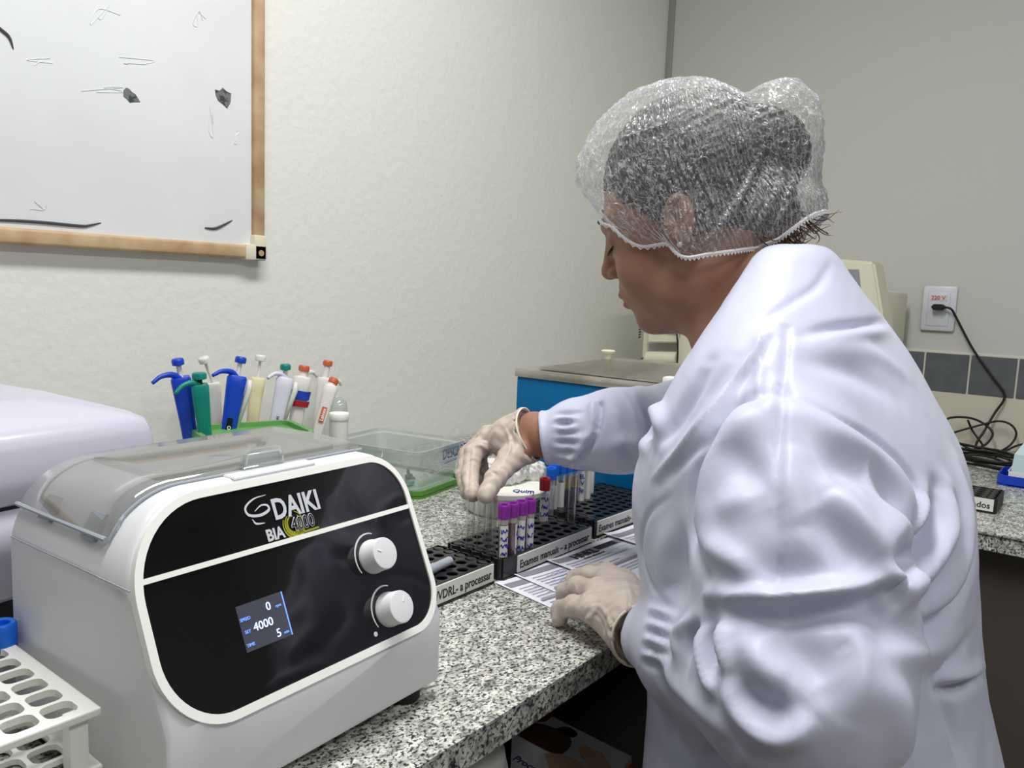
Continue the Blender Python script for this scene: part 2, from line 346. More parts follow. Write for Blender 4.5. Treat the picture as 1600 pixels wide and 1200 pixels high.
# tile bands on the back wall
bm = bmesh.new()
abox(bm, (WX-0.002, -2.19, 1.034), (WX+0.003, WY-0.03, 1.145), mi=1)
y = 0.2845
for k in range(-11, 23):
    c = y+k*0.1085
    if c+0.0515 < WY-0.03: abox(bm, (WX-0.006, c-0.1085/2+0.0515-0.0515+0.0025, 1.0385), (WX+0.001, c+0.1085/2-0.0025, 1.1395), 0.0008, 1, 0)
struct(fin(bm, 'trim_2', None, mats=['tile', 'grout']))
bm = bmesh.new()
abox(bm, (WX-0.004, -2.19, CT), (WX+0.003, WY-0.025, 1.0365), 0.001, 1)
struct(fin(bm, 'trim_3', 'beige'))
struct(box('trim_4', (WX-0.003, -2.19, 1.1405), (WX+0.003, WY-0.03, 1.147), 'grout'))

# ================================================================== granite worktop (one L-shaped slab)
bm = bmesh.new()
prism(bm, [(-1.6, 0.403, CT-0.03), (1.502, 0.403, CT-0.03), (1.502, -2.0, CT-0.03), (WX-0.001, -2.0, CT-0.03), (WX-0.001, WY-0.001, CT-0.03), (-1.6, WY-0.001, CT-0.03)], (0, 0, 0.03))
bmesh.ops.bevel(bm, geom=[e for e in bm.edges if all(v.co.z > CT-0.001 for v in e.verts)], offset=0.003, segments=2, affect='EDGES')
tag(fin(bm, 'worktop', 'granite'), 'speckled grey granite worktop running along both walls', 'worktop')
# closed front under the right run, brackets and shelf under the left run
bm = bmesh.new(); abox(bm, (1.545, -2.0, 0.06), (2.40, 0.37, CT-0.03)); c_ = fin(bm, 'base_cabinet', 'dark')
tag(c_, 'plain dark brown cabinet under the right-hand worktop', 'cabinet')
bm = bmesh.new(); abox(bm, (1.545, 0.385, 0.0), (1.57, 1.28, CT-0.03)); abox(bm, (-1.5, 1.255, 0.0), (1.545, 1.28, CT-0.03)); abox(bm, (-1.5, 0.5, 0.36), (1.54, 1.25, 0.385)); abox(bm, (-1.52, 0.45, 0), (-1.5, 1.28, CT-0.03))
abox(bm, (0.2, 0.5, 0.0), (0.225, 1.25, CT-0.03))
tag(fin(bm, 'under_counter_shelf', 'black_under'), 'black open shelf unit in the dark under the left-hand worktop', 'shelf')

# ================================================================== whiteboard
wb = thing('whiteboard', (0.2, WY, 1.3), 'worn whiteboard with a thin wooden frame on the left wall', 'whiteboard')
BX1, BZ0, BX0, BZ1 = 0.888, 1.304, -0.35, 2.25
fw = 0.026; Yf = WY-0.022
box('writing_surface', (BX0, WY-0.012, BZ0+0.012), (BX1-0.012, WY-0.001, BZ1), 'board', wb)
def rail(lo, hi, ax):
    bm = bmesh.new(); abox(bm, lo, hi, 0.005, 3); return fin(bm, 'frame_rail', 'wood', wb, auto=40)
rail((BX0, Yf, BZ0), (BX1-0.035, WY-0.001, BZ0+fw-0.002), 0)
rail((BX1-fw+0.003, Yf, BZ0+0.04), (BX1, WY-0.001, BZ1), 2)
bm = bmesh.new()
abox(bm, (BX1-0.042, Yf-0.003, BZ0-0.002), (BX1+0.001, WY-0.001, BZ0+fw), 0.003, 2); abox(bm, (BX1-fw+0.001, Yf-0.003, BZ0-0.002), (BX1+0.001, WY-0.001, BZ0+0.043), 0.003, 2)
br = fin(bm, 'corner_bracket', 'cream', wb, auto=40)
bm = bmesh.new(); lathe(bm, [(0.0055, 0), (0.0055, 0.0015)], (BX1-0.012, Yf-0.0035, BZ0+0.011), (0, -1, 0), 16); fin(bm, 'screw', 'wood', br)
for pl in ([(-30, 20), (0, 45), (14, 58), (21, 77)], [(-60, 345), (0, 344), (60, 347), (125, 353), (140, 352), (158, 348)], [(320, 356), (335, 357), (348, 352), (363, 344)]):
    bm = bmesh.new(); q = catmull([onY(a, b, WY-0.0125) for a, b in pl], 6); n = len(q); tube(bm, q, [0.0006+0.0018*math.sin(math.pi*min(1, (i+1)/n*1.0))**0.7 for i in range(n)], 6)
    fin(bm, 'marker_stroke', 'marker', wb)
for pl in ([(193, 141), (197, 137), (202, 139), (206, 144), (211, 147), (219, 159), (210, 159), (203, 160), (198, 154), (193, 150)], [(336, 140), (343, 142), (348, 137), (354, 143), (361, 146), (360, 160), (355, 169), (349, 163), (341, 157), (337, 148)]):
    bm = bmesh.new(); prism(bm, [onY(a, b, WY-0.0124) for a, b in pl], (0, -0.0006, 0)); fin(bm, 'chipped_patch', 'chip', wb)
rr = random.Random(3); fm = mat('faded_ink', L(212, 215, 217), 0.35)
for (a, b, wd, ht) in ((165, 25, 30, 26), (300, 30, 40, 18), (205, 95, 60, 8), (60, 100, 30, 14), (40, 320, 50, 10), (330, 190, 6, 30), (150, 140, 70, 5), (372, 215, 8, 14)):
    bm = bmesh.new(); q = catmull([onY(a+wd*(rr.random()-0.5)*1.6, b+ht*(rr.random()-0.5)*1.6, WY-0.0121) for _ in range(6)], 5); tube(bm, q, 0.0007, 4); fin(bm, 'faded_mark', fm, wb)

# ================================================================== small black-fronted centrifuge
cfg = tag(empty('centrifuge', (0.498, 0.471, CT), math.radians(2.345)), 'white bench centrifuge with glossy black front, two knobs and a lit display', 'centrifuge')
U0, U1, ZT, DV = -0.252, 0.016, 0.218, 0.212   # local: u to the right, v to the wall, z above the worktop
def fv(z): return -0.004 if z < 0.074 else 0.45*(z-0.087)+0.00185
out = rrect(U0, 0.012, U1, ZT, [0.004, 0.004, 0.040, 0.062], 14)
out2 = [];
for i, p in enumerate(out):
    q = out[(i+1) % len(out)]; out2.append(p)
    if (p[1]-0.074)*(q[1]-0.074) < 0 and abs(p[1]-q[1]) > 1e-6: out2.append((p[0]+(q[0]-p[0])*(0.074-p[1])/(q[1]-p[1]), 0.074))
bm = bmesh.new(); N_ = len(out2)
def ring(off, vfun, sc=0.0):
    cu, cz = (U0+U1)/2, ZT/2; R_ = []
    for (a, b) in out2:
        R_.append(bm.verts.new((a+(sc if a < cu else -sc)*(1 if abs(a-cu) > 0.09 else abs(a-cu)/0.09), vfun(b)+off, b-(sc if b > cz else -sc))))
    return R_
rings = [ring(0, fv, 0.005), ring(0.0015, fv, 0.0015), ring(0.005, fv), ring(0, lambda z: DV-0.006), ring(0, lambda z: DV, 0.006)]
for a, b in zip(rings, rings[1:]):
    for i in range(N_): bm.faces.new((a[i], a[(i+1) % N_], b[(i+1) % N_], b[i]))
lowi = [i for i in range(N_) if out2[i][1] <= 0.0741]; hii = [i for i in range(N_) if out2[i][1] >= 0.0739]
def ordered(ix, rg):
    s = sorted(ix); k = next((j for j in range(len(s)) if s[j]-s[j-1] > 1), 0); s = s[k:]+s[:k]; return [rg[i] for i in s]
bm.faces.new(ordered(lowi, rings[0])); bm.faces.new(ordered(hii, rings[0])); bm.faces.new(rings[-1])
body = fin(bm, 'body', 'cf', cfg, auto=40)
# seam round the case
def tiltp(u, z, off=0.0): return (u, 0.45*(z-0.087)-off*0.912, z+off*0.41)
def plate(name, outline, m, parent, o0, o1, hole=None):
    bm = bmesh.new()
    A = [bm.verts.new(tiltp(a, b, o0)) for a, b in outline]; B = [bm.verts.new(tiltp(a, b, o1)) for a, b in outline]; n = len(A)
    for i in range(n): bm.faces.new((A[i], A[(i+1) % n], B[(i+1) % n], B[i]))
    if hole is None: bm.faces.new(A); bm.faces.new(B)
    else:
        C = [bm.verts.new(tiltp(a, b, o0)) for a, b in hole]; D = [bm.verts.new(tiltp(a, b, o1)) for a, b in hole]
        for i in range(n): j = (i+1) % n; bm.faces.new((C[i], D[i], D[j], C[j])); bm.faces.new((B[i], B[j], D[j], D[i])); bm.faces.new((A[i], C[i], C[j], A[j]))
    return fin(bm, name, m, parent, auto=40)
PR = [0.050, 0.036, 0.040, 0.062]
po = rrect(U0+0.001, 0.071, U1-0.001, ZT-0.002, PR, 14); pi_ = rrect(U0+0.0068, 0.0765, U1-0.0062, ZT-0.0072, [r-0.0055 for r in PR], 14)
plate('panel_rim', po, 'cfrim', cfg, -0.004, 0.0030, pi_)
panel = plate('front_panel', pi_, 'cfpanel', cfg, -0.003, 0.0014)
plate('dividing_strip', rrect(U0+0.0065, 0.1665, U1-0.006, 0.1700, 0.0015, 3), 'cfrim', cfg, 0.001, 0.0028)
lcd = plate('display', [(-0.183, 0.1065), (-0.1425, 0.1065), (-0.1425, 0.1365), (-0.183, 0.1365)], 'lcd', cfg, 0.001, 0.0019)
TX, TY = (1, 0, 0), (0, 0.41, 0.912)
def ptext(name, s, size, m, parent, u, z, off=0.0019, **k): return text(name, s, size, m, parent, tiltp(u, z, off), TX, TY, **k)
ptext('digits', '0', 0.0085, 'lcdwhite', lcd, -0.1595, 0.1275, xs=1.0)
ptext('digits', '4000', 0.0085, 'lcdwhite', lcd, -0.1735, 0.1175, xs=1.0)
ptext('digits', '5', 0.0085, 'lcdwhite', lcd, -0.1565, 0.1085, xs=1.0)
ptext('legend', 'SPEED', 0.0032, 'lcdtext', lcd, -0.1825, 0.1262); ptext('legend', 'SET', 0.0032, 'lcdtext', lcd, -0.1810, 0.1180); ptext('legend', 'TIME', 0.0032, 'lcdtext', lcd, -0.1822, 0.1095)
ptext('legend', 'rpm', 0.0030, 'lcdtext', lcd, -0.1515, 0.1275); ptext('legend', 'min', 0.0030, 'lcdtext', lcd, -0.1500, 0.1090)
bm = bmesh.new(); prism(bm, [tiltp(-0.1440, 0.1066, 0.002), tiltp(-0.1432, 0.1066, 0.002), tiltp(-0.1432, 0.1364, 0.002), tiltp(-0.1440, 0.1364, 0.002)], (0, -0.0003, 0.0001)); fin(bm, 'backlight_edge', 'lcdtext', lcd)
# logo
ptext('maker_name', 'DAIKI', 0.0225, 'logo', cfg, -0.1325, 0.1850, bold=0.0006, xs=0.80)
bm = bmesh.new()
def swoosh(pts, w0, w1):
    c = catmull([(a, b, 0) for a, b in pts], 8); n = len(c)
    for i in range(n-1):
        def wd(t): return w0+(w1-w0)*math.sin(math.pi*t)
        q = []
        for j in (i, i+1):
            a = c[max(j-1, 0)]; b = c[min(j+1, n-1)]; d = (b-a)[:2]; d = d/np.linalg.norm(d); nn = np.array([-d[1], d[0]])*wd(j/(n-1)); q.append((c[j][:2]+nn, c[j][:2]-nn))
        prism(bm, [tiltp(*q[0][0], 0.0018), tiltp(*q[0][1], 0.0018), tiltp(*q[1][1], 0.0018), tiltp(*q[1][0], 0.0018)], (0, -0.0003, 0.0001))
swoosh([(-0.1345, 0.2035), (-0.146, 0.2025), (-0.1545, 0.198), (-0.1535, 0.1925), (-0.144, 0.1905), (-0.1355, 0.1925), (-0.1355, 0.196), (-0.141, 0.197), (-0.1475, 0.194)], 0.0002, 0.0010)
swoosh([(-0.1515, 0.189), (-0.149, 0.1855), (-0.1415, 0.1845)], 0.0002, 0.0007)
fin(bm, 'logo_swoosh', 'logo', cfg)
ptext('model_text', 'BIA', 0.0125, 'logo', cfg, -0.1435, 0.1715, bold=0.0004, xs=0.88)
bm = bmesh.new()
for r, a0, a1 in ((0.0098, -30, 250), (0.0078, -60, 230), (0.0060, -100, 215)):
    swoosh([(-0.1165+r*math.cos(math.radians(180+a0+(a1-a0)*k/10)), 0.1785+r*math.sin(math.radians(180+a0+(a1-a0)*k/10))) for k in range(11)], 0.0003, 0.0009)
swoosh([(-0.115, 0.1713), (-0.108, 0.1714), (-0.1, 0.1716), (-0.0935, 0.1718)], 0.0006, 0.0008)
fin(bm, 'logo_rings', 'olive', cfg)
ptext('model_number', '4000', 0.0145, 'logo', cfg, -0.1195, 0.1738, off=0.0024, xs=0.78, bold=0.0005); ptext('model_number_core', '4000', 0.0145, 'cfpanel', cfg, -0.1195, 0.1738, off=0.0028, xs=0.78, bold=-0.0001)
# knobs
for (ku, kz, ang) in ((-0.0475, 0.1385, 150), (-0.0460, 0.0965, 55)):
    c = Vector(tiltp(ku, kz, 0.001)); ax = Vector((0, -0.912, 0.41)); bm = bmesh.new()
    lathe(bm, [(0.0145, 0), (0.0145, 0.003), (0.0138, 0.004), (0.0135, 0.016), (0.0128, 0.0172), (0.0110, 0.0175)], c, ax, 40); kb = fin(bm, 'knob', 'knob', cfg, auto=35)
    bm = bmesh.new(); a = math.radians(ang); t1 = Vector(TX)*math.cos(a)+Vector(TY)*math.sin(a); p0 = c+ax*0.0172+t1*0.0045; p1 = c+ax*0.0172+t1*0.0092
    tube(bm, [p0, p1], 0.0009, 8); fin(bm, 'pointer', 'white', kb)
    bm = bmesh.new(); n = 30
    for i in range(n):
        a0, a1 = [math.radians(70+140*(i+s_)/n) for s_ in (0, 1)]
        r0, r1 = 0.0178, 0.0186+0.0008*math.sin(math.pi*i/n)
        q = [tiltp(ku+r*math.cos(x), kz+r*math.sin(x), 0.0016) for r, x in ((r0, a0), (r1, a0), (r1, a1), (r0, a1))]; prism(bm, q, (0, -0.0002, 0.0001))
    fin(bm, 'dial_scale', 'logo', cfg)
bm = bmesh.new(); lathe(bm, [(0.0020, 0), (0.0020, 0.0003)], tiltp(-0.0665, 0.0835, 0.0014), (0, -0.912, 0.41), 14); fin(bm, 'timer_symbol', 'logo', cfg)
# lid: smoky clear cover over the top and down the left end
lid_z = ZT+0.005; LV0, LV1 = 0.078, DV-0.006
cs = [(U0-0.0015+0.062*(1-math.cos(math.radians(a))), lid_z-0.060+0.060*math.sin(math.radians(a))-0.0) for a in range(27, 91, 7)]+[(-0.010, lid_z)]
bm = bmesh.new(); rr_ = []
for (a, b) in cs:
    row = []
    for v_, dz in ((LV0-0.004 if b < 0.2 else LV0, -0.0045), (LV0+0.003, 0), (LV0+0.03, 0.0012), ((LV0+LV1)/2, 0.002), (LV1-0.03, 0.0012), (LV1-0.004, 0), (LV1, -0.006)):
        row.append(bm.verts.new((a, v_, b+dz) if b > lid_z-0.02 else (a-dz*0.6, v_, b+dz*0.3)))
    rr_.append(row)
for a, b in zip(rr_, rr_[1:]):
    for k in range(len(a)-1): bm.faces.new((a[k], a[k+1], b[k+1], b[k]))
for k in range(6): pass
lid = fin(bm, 'lid', 'smoke', cfg, smooth=True)
bm = bmesh.new()
tube(bm, [(a, LV0-0.002, b-0.004) if b > lid_z-0.02 else (a+0.002, LV0-0.004, b-0.001) for a, b in cs], 0.0011, 6)
tube(bm, [(cs[0][0], LV0-0.004, cs[0][1]), (cs[0][0], LV1, cs[0][1])], 0.0018, 6); fin(bm, 'lid_edge', 'greytrack', lid)
for v_ in (0.098, 0.162):
    bm = bmesh.new(); prism(bm, [(cs[0][0]-0.0012, v_-0.009, cs[0][1]-0.004), (cs[0][0]-0.0012, v_+0.009, cs[0][1]-0.004), (cs[2][0]-0.0005, v_+0.009, cs[2][1]+0.001), (cs[2][0]-0.0005, v_-0.009, cs[2][1]+0.001)], (0.0025, 0, -0.001)); fin(bm, 'hinge', 'greytrack', lid)
bm = bmesh.new(); abox(bm, (-0.155, LV0-0.016, ZT-0.001), (-0.075, LV0+0.002, ZT+0.0015), 0.001, 1); fin(bm, 'lid_tongue', 'cf', lid)
bm = bmesh.new(); abox(bm, (-0.137, LV0-0.004, ZT+0.002), (-0.098, LV0+0.010, ZT+0.004), 0.001, 1)
tube(bm, catmull([(-0.135, LV0, ZT+0.003), (-0.133, LV0, ZT+0.012), (-0.128, LV0, ZT+0.0145), (-0.112, LV0, ZT+0.0145), (-0.100, LV0, ZT+0.013), (-0.099, LV0, ZT+0.003)], 5), 0.0028, 8)
abox(bm, (-0.134, LV0-0.002, ZT+0.003), (-0.101, LV0+0.002, ZT+0.0135), 0.001, 1)
fin(bm, 'lid_handle', 'clear', lid, auto=40)
bm = bmesh.new(); abox(bm, (-0.195, LV0+0.018, ZT+0.0002), (-0.022, LV1-0.012, ZT+0.0012), 0.004, 1)
fin(bm, 'chamber_cover', 'inner', cfg)
for (a, b) in ((-0.232, 0.02), (-0.012, 0.014), (-0.232, DV-0.03), (-0.012, DV-0.03)):
    bm = bmesh.new(); lathe(bm, [(0.012, 0.0), (0.014, 0.003), (0.014, 0.016)], (a, b, 0), (0, 0, 1), 24); fin(bm, 'foot', 'rubber', cfg, auto=40)
bm = bmesh.new(); tube(bm, [(U0-0.0003, 0.034, 0.1655), (U0-0.0003, DV-0.008, 0.1655)], 0.0006, 4); fin(bm, 'case_seam', 'greytrack', cfg)

# ================================================================== large lilac-white centrifuge behind
bc = tag(empty('large_centrifuge', (0.422, 0.770, CT), math.radians(8.4)), 'large lilac-white centrifuge with domed lid by the left wall', 'centrifuge')
def rings_obj(name, rs, m, parent, bevel=0.012, seg=4, sub=0):
    bm = bmesh.new(); R_ = []
    for (x0, y0, x1, y1, z, r) in rs: R_.append([bm.verts.new((a, b, z if not callable(z) else z(a, b))) for a, b in rrect(x0, y0, x1, y1, r, 6)])
    n = len(R_[0])
    for a, b in zip(R_, R_[1:]):
        for i in range(n): bm.faces.new((a[i], a[(i+1) % n], b[(i+1) % n], b[i]))
    bm.faces.new(R_[0][::-1]); bm.faces.new(R_[-1])
    return fin(bm, name, m, parent, smooth=True)
rings_obj('lid', [(-0.56, 0.004, -0.004, 0.44, 0.166, 0.03), (-0.56, 0.0, 0, 0.44, 0.169, 0.03), (-0.56, 0.0, 0, 0.44, 0.190, 0.03), (-0.56, 0.002, -0.002, 0.44, 0.212, 0.03), (-0.61, 0.007, -0.006, 0.43, 0.224, 0.03), (-0.60, 0.018, -0.014, 0.42, 0.230, 0.035),
                  (-0.55, 0.075, -0.055, 0.40, 0.246, 0.05), (-0.53, 0.085, -0.065, 0.39, 0.247, 0.05), (-0.5, 0.13, -0.1, 0.36, 0.250, 0.05)], 'big', bc)
rings_obj('case', [(-0.60, 0.010, -0.010, 0.43, 0.08, 0.03), (-0.555, 0.003, -0.003, 0.435, 0.088, 0.03), (-0.555, 0.003, -0.003, 0.435, 0.120, 0.03), (-0.555, 0.001, -0.001, 0.435, 0.124, 0.03), (-0.555, 0.003, -0.003, 0.435, 0.162, 0.03)], 'big', bc)
bm = bmesh.new(); abox(bm, (-0.60, 0.006, 0.155), (-0.012, 0.42, 0.172)); fin(bm, 'lid_gap', 'plinth', bc)
bm = bmesh.new(); abox(bm, (-0.59, 0.012, 0.0), (-0.02, 0.42, 0.085), 0.004, 1); fin(bm, 'base', 'plinth', bc)
bm = bmesh.new(); abox(bm, (-0.36, 0.135, 0.2495), (-0.16, 0.25, 0.2508)); st = fin(bm, 'warning_sticker', 'stickgrey', bc)
bm = bmesh.new(); abox(bm, (-0.36, 0.215, 0.2507), (-0.16, 0.25, 0.2511)); abox(bm, (-0.195, 0.135, 0.2507), (-0.16, 0.25, 0.2511)); fin(bm, 'yellow_stripe', 'stickyel', st)
bm = bmesh.new()
for k in range(6): abox(bm, (-0.35, 0.142+k*0.011, 0.2507), (-0.22, 0.146+k*0.011, 0.2511))
fin(bm, 'print_lines', 'white', st)

# ================================================================== white grid rack for tubes, bottom left
gr = thing('tube_grid_rack', (0.16, 0.60, CT), 'white plastic grid test tube rack at the left end of the worktop', 'tube rack')
gx1, gy0 = 0.233, 0.512; px_, py_, nx, ny = 0.0235, 0.0225, 10, 8
def grid(name, z, th, m='trayw'):
    bm = bmesh.new(); x0, y1 = gx1-0.008-px_*nx, gy0+0.006+py_*ny
    cs_ = {}
    n = 20
    for i in range(nx):
        for j in range(ny):
            cx_, cy_ = x0+(i+0.5)*px_, gy0+0.006+(j+0.5)*py_
            sq = [(cx_+px_/2*max(-1, min(1, 1.4142*math.cos(a))), cy_+py_/2*max(-1, min(1, 1.4142*math.sin(a)))) for a in [2*math.pi*(k+0.5)/n for k in range(n)]]
            ho = rrect(cx_-px_/2+0.0017, cy_-py_/2+0.0017, cx_+px_/2-0.0017, cy_+py_/2-0.0017, 0.006, 4)
            # same angular order, both 20 points
            ho = sorted(ho, key=lambda p: math.atan2(p[1]-cy_, p[0]-cx_) % (2*math.pi)); sq = sorted(sq, key=lambda p: math.atan2(p[1]-cy_, p[0]-cx_) % (2*math.pi))
            T = [[bm.verts.new((a, b, zz)) for a, b in pp] for pp in (sq, ho) for zz in (z, z-th)]
            for k in range(n):
                l = (k+1) % n
                bm.faces.new((T[0][k], T[0][l], T[2][l], T[2][k])); bm.faces.new((T[1][k], T[3][k], T[3][l], T[1][l])); bm.faces.new((T[2][k], T[2][l], T[3][l], T[3][k]))
    abox(bm, (gx1-0.0085, gy0, z-th), (gx1, y1+0.006, z+0.0002), 0.0015, 2); abox(bm, (x0-0.006, gy0-0.0004, z-th-0.0003), (gx1-0.0006, gy0+0.0060, z+0.0005), 0.0012, 2); abox(bm, (x0-0.008, y1, z-th), (gx1, y1+0.006, z), 0.0015, 2)
    return fin(bm, name, m, gr)
grid('top_grid', 0.985, 0.005); grid('middle_grid', 0.945, 0.004); grid('bottom_grid', 0.9055, 0.004)
for (a, b) in ((gx1-0.012, gy0+0.012), (gx1-0.012, gy0+py_*ny), (gx1-0.23, gy0+0.012), (gx1-0.23, gy0+py_*ny)):
    box('post', (a-0.006, b-0.006, CT), (a+0.006, b+0.006, 0.981), 'trayw', gr, bev=0.001)

# ================================================================== tubes
def tube_proto(kind):
    """upright tube, base at the origin"""
    o = empty('sample_tube'); b = None
    if kind == 'glass':
        o.name = 'glass_test_tube'
        bm = bmesh.new(); lathe(bm, [(0.0022, 0.0006), (0.0045, 0.002), (0.0060, 0.006), (0.0060, 0.098), (0.0064, 0.100), (0.0060, 0.1004), (0.0053, 0.100), (0.0053, 0.007), (0.0035, 0.003), (0.001, 0.002)], (0, 0, 0), (0, 0, 1), 24, cap=False); fin(bm, 'glass_wall', 'glass', o, smooth=True); return o
    cap, fill, H = {'purple': ('purple', 'blood', 0.075), 'red': ('red', 'serum0', 0.079), 'blue': ('blue', 'serum0', 0.082), 'bluegold': ('blue', 'serum', 0.082)}[kind]
    bm = bmesh.new(); lathe(bm, [(0.002, 0.0005), (0.0045, 0.002), (0.0063, 0.006), (0.0063, H-0.010)], (0, 0, 0), (0, 0, 1), 24, cap=False); fin(bm, 'tube_wall', 'tubeplast', o, smooth=True)
    bm = bmesh.new(); lathe(bm, [(0.0068, H-0.019), (0.0080, H-0.0185), (0.0083, H-0.004), (0.0080, H-0.0012), (0.0072, H), (0.0045, H-0.0006), (0.0042, H-0.004)], (0, 0, 0), (0, 0, 1), 28); fin(bm, 'cap', cap, o, auto=40)
    if fill == 'blood':
        bm = bmesh.new(); lathe(bm, [(0.002, 0.0015), (0.0056, 0.007), (0.0056, H-0.026)], (0, 0, 0), (0, 0, 1), 20); fin(bm, 'blood', 'blood', o, auto=40)
        bm = bmesh.new(); lathe(bm, [(0.0056, H-0.026), (0.0056, H-0.019)], (0, 0, 0), (0, 0, 1), 20); fin(bm, 'clear_space', 'gelm', o, auto=40)
    elif fill == 'serum':
        bm = bmesh.new(); lathe(bm, [(0.0056, 0.036), (0.0056, H-0.028)], (0, 0, 0), (0, 0, 1), 20); fin(bm, 'serum', 'serum', o, auto=40)
        bm = bmesh.new(); lathe(bm, [(0.002, 0.0015), (0.0056, 0.007), (0.0056, 0.036)], (0, 0, 0), (0, 0, 1), 20); fin(bm, 'clot', 'clot', o, auto=40)
    return o
def tlabel(parent, a_mid, span, z0, z1, seed, lines=4, scribble=True, mm='label'):
    """curved paper label stuck on the tube facing a_mid (radians)"""
    n = 10; bm = bmesh.new(); R_ = 0.0066
    for k in range(n):
        a0, a1 = [a_mid-span/2+span*(k+s_)/n for s_ in (0, 1)]
        bm.faces.new([bm.verts.new((R_*math.cos(a), R_*math.sin(a), z)) for a, z in ((a0, z0), (a1, z0), (a1, z1), (a0, z1))])
    lb = fin(bm, 'label', mm, parent, smooth=True)
    if scribble:
        rg = random.Random(seed); bm = bmesh.new()
        for l in range(lines):
            zc = z1-(l+0.7)*(z1-z0)/(lines+0.3); pts = []; k = rg.randint(10, 14); ww = span*rg.uniform(0.6, 0.85)
            for i in range(k):
                a = a_mid-ww/2+ww*i/(k-1); pts.append(((R_+0.0002)*math.cos(a), (R_+0.0002)*math.sin(a), zc+rg.uniform(-0.0036, 0.0036)))
            tube(bm, catmull(pts, 3), 0.00068, 4)
        fin(bm, 'handwriting', 'ink', lb)
    return lb
def put_tube(kind, x, y, z, label, group, lean=(0, 0), lab=None):
    o = tube_proto(kind); o.location = (x, y, z); o.rotation_euler = (lean[0], lean[1], 0)
    tag(o, label, 'test tube' if kind == 'glass' else 'blood tube', group)
    if lab: tlabel(o, *lab)
    return o

# ================================================================== black tube racks
def black_rack(name, x0, y0, nc, nr, pit, label, writing, size, lab_from=0.0, rz=0.0, loc=None, cat='tube rack', h=0.028, endtext=None, xs=1.0):
    r = tag(empty(name, loc, rz), label, cat)
    bm = bmesh.new(); n = 24; rad = pit*0.39
    for i in range(nc):
        for j in range(nr):
            cx_, cy_ = x0+i*pit, y0+j*pit
            sq = [(cx_+pit/2*max(-1, min(1, 1.4142*math.cos(a))), cy_+pit/2*max(-1, min(1, 1.4142*math.sin(a)))) for a in [2*math.pi*k/n for k in range(n)]]
            ho = [(cx_+rad*math.cos(a), cy_+rad*math.sin(a)) for a in [2*math.pi*k/n for k in range(n)]]
            A = [bm.verts.new((a, b, h)) for a, b in sq]; B = [bm.verts.new((a, b, h)) for a, b in ho]; C_ = [bm.verts.new((a, b, h-0.0012)) for a, b in [(cx_+(p[0]-cx_)*0.94, cy_+(p[1]-cy_)*0.94) for p in ho]]
            D_ = [bm.verts.new((cx_+(p[0]-cx_)*0.90, cy_+(p[1]-cy_)*0.90, 0.004)) for p in ho]
            for k in range(n):
                l = (k+1) % n
                bm.faces.new((A[k], A[l], B[l], B[k])); bm.faces.new((B[k], B[l], C_[l], C_[k])); bm.faces.new((C_[k], C_[l], D_[l], D_[k])).material_index = 1
            bm.faces.new(D_).material_index = 1
    X0, X1, Y0, Y1 = x0-pit/2, x0+(nc-0.5)*pit, y0-pit/2, y0+(nr-0.5)*pit
    for lo, hi in (((X0-0.0015, Y0-0.0015, 0.002), (X1+0.0015, Y0, h)), ((X0-0.0015, Y1, 0.002), (X1+0.0015, Y1+0.0015, h)), ((X1, Y0, 0.002), (X1+0.0015, Y1, h)), ((X0+0.0005, Y0, 0.002), (X0+0.0015, Y1, h-0.0005))): abox(bm, lo, hi)
    abox(bm, (X0-0.002, Y0-0.003, 0), (X1+0.002, Y0+0.004, 0.003)); abox(bm, (X0-0.002, Y1-0.004, 0), (X1+0.002, Y1+0.003, 0.003))
    for j in range(nr):     # rounded wells showing on both ends
        for xe in (X0, X1): lathe(bm, [(pit*0.47, 0.0015), (pit*0.47, h)], (xe+(0.0045 if xe == X0 else -0.004), y0+j*pit, 0), (0, 0, 1), 20)
    fin(bm, 'rack_body', None, r, mats=['rack', 'rackin'])
    bm = bmesh.new(); abox(bm, (X0+lab_from, Y0-0.0036, 0.0045), (X1-0.001, Y0-0.0016, h-0.0015)); lb = fin(bm, 'label_strip', 'label', r)
    text('label_text', writing, size, 'ptext', lb, (X0+lab_from+0.003, Y0-0.0036, 0.0095), (1, 0, 0), (0, 0, 1), bold=0.00015, xs=xs, lift=0.0003) if writing else None
    if endtext: text('label_text', endtext, size, 'ptext', lb, (X1-0.006, Y0-0.0036, 0.0095), (1, 0, 0), (0, 0, 1), align='RIGHT', bold=0.0002, lift=0.0003, xs=xs)
    return r
PT = 0.0186
black_rack('black_tube_rack', 0, 0, 11, 5, PT, 'black tube rack labelled exames manuais holding the purple-capped tubes', 'Exames manuais – a processar', 0.0150, lab_from=0.027, loc=(0.7835, 0.6115, CT), xs=0.90)
black_rack('black_tube_rack', 0, 0, 11, 7, PT, 'black tube rack labelled exames manuais in front of the blue water bath', 'Exames manuais- a processar', 0.0150, lab_from=0.004, loc=(1.0155, 0.621, CT), rz=math.radians(-2), xs=0.90)
black_rack('black_tube_rack', -10*PT, 0, 11, 5, PT, 'black tube rack labelled VDRL partly behind the centrifuge', None, 0.0158, loc=(0.7475, 0.6155, CT), rz=math.radians(0.5), endtext='/VDRL- a processar', xs=0.80)
black_rack('black_tube_rack', -8*PT, 0, 9, 5, PT, 'black tube rack with label ending in dos on the right-hand worktop', None, 0.0150, loc=(1.655, 0.178, CT), rz=math.radians(-90), endtext='liberados')
rackz = CT+0.0045
def cell(i, j): return 0.7835+i*PT, 0.6115+j*PT
def cell2(i, j): return 1.0155+i*PT, 0.621+j*PT-i*PT*0.035
gg = 'glass test tubes in the black rack'; LA = -2.35
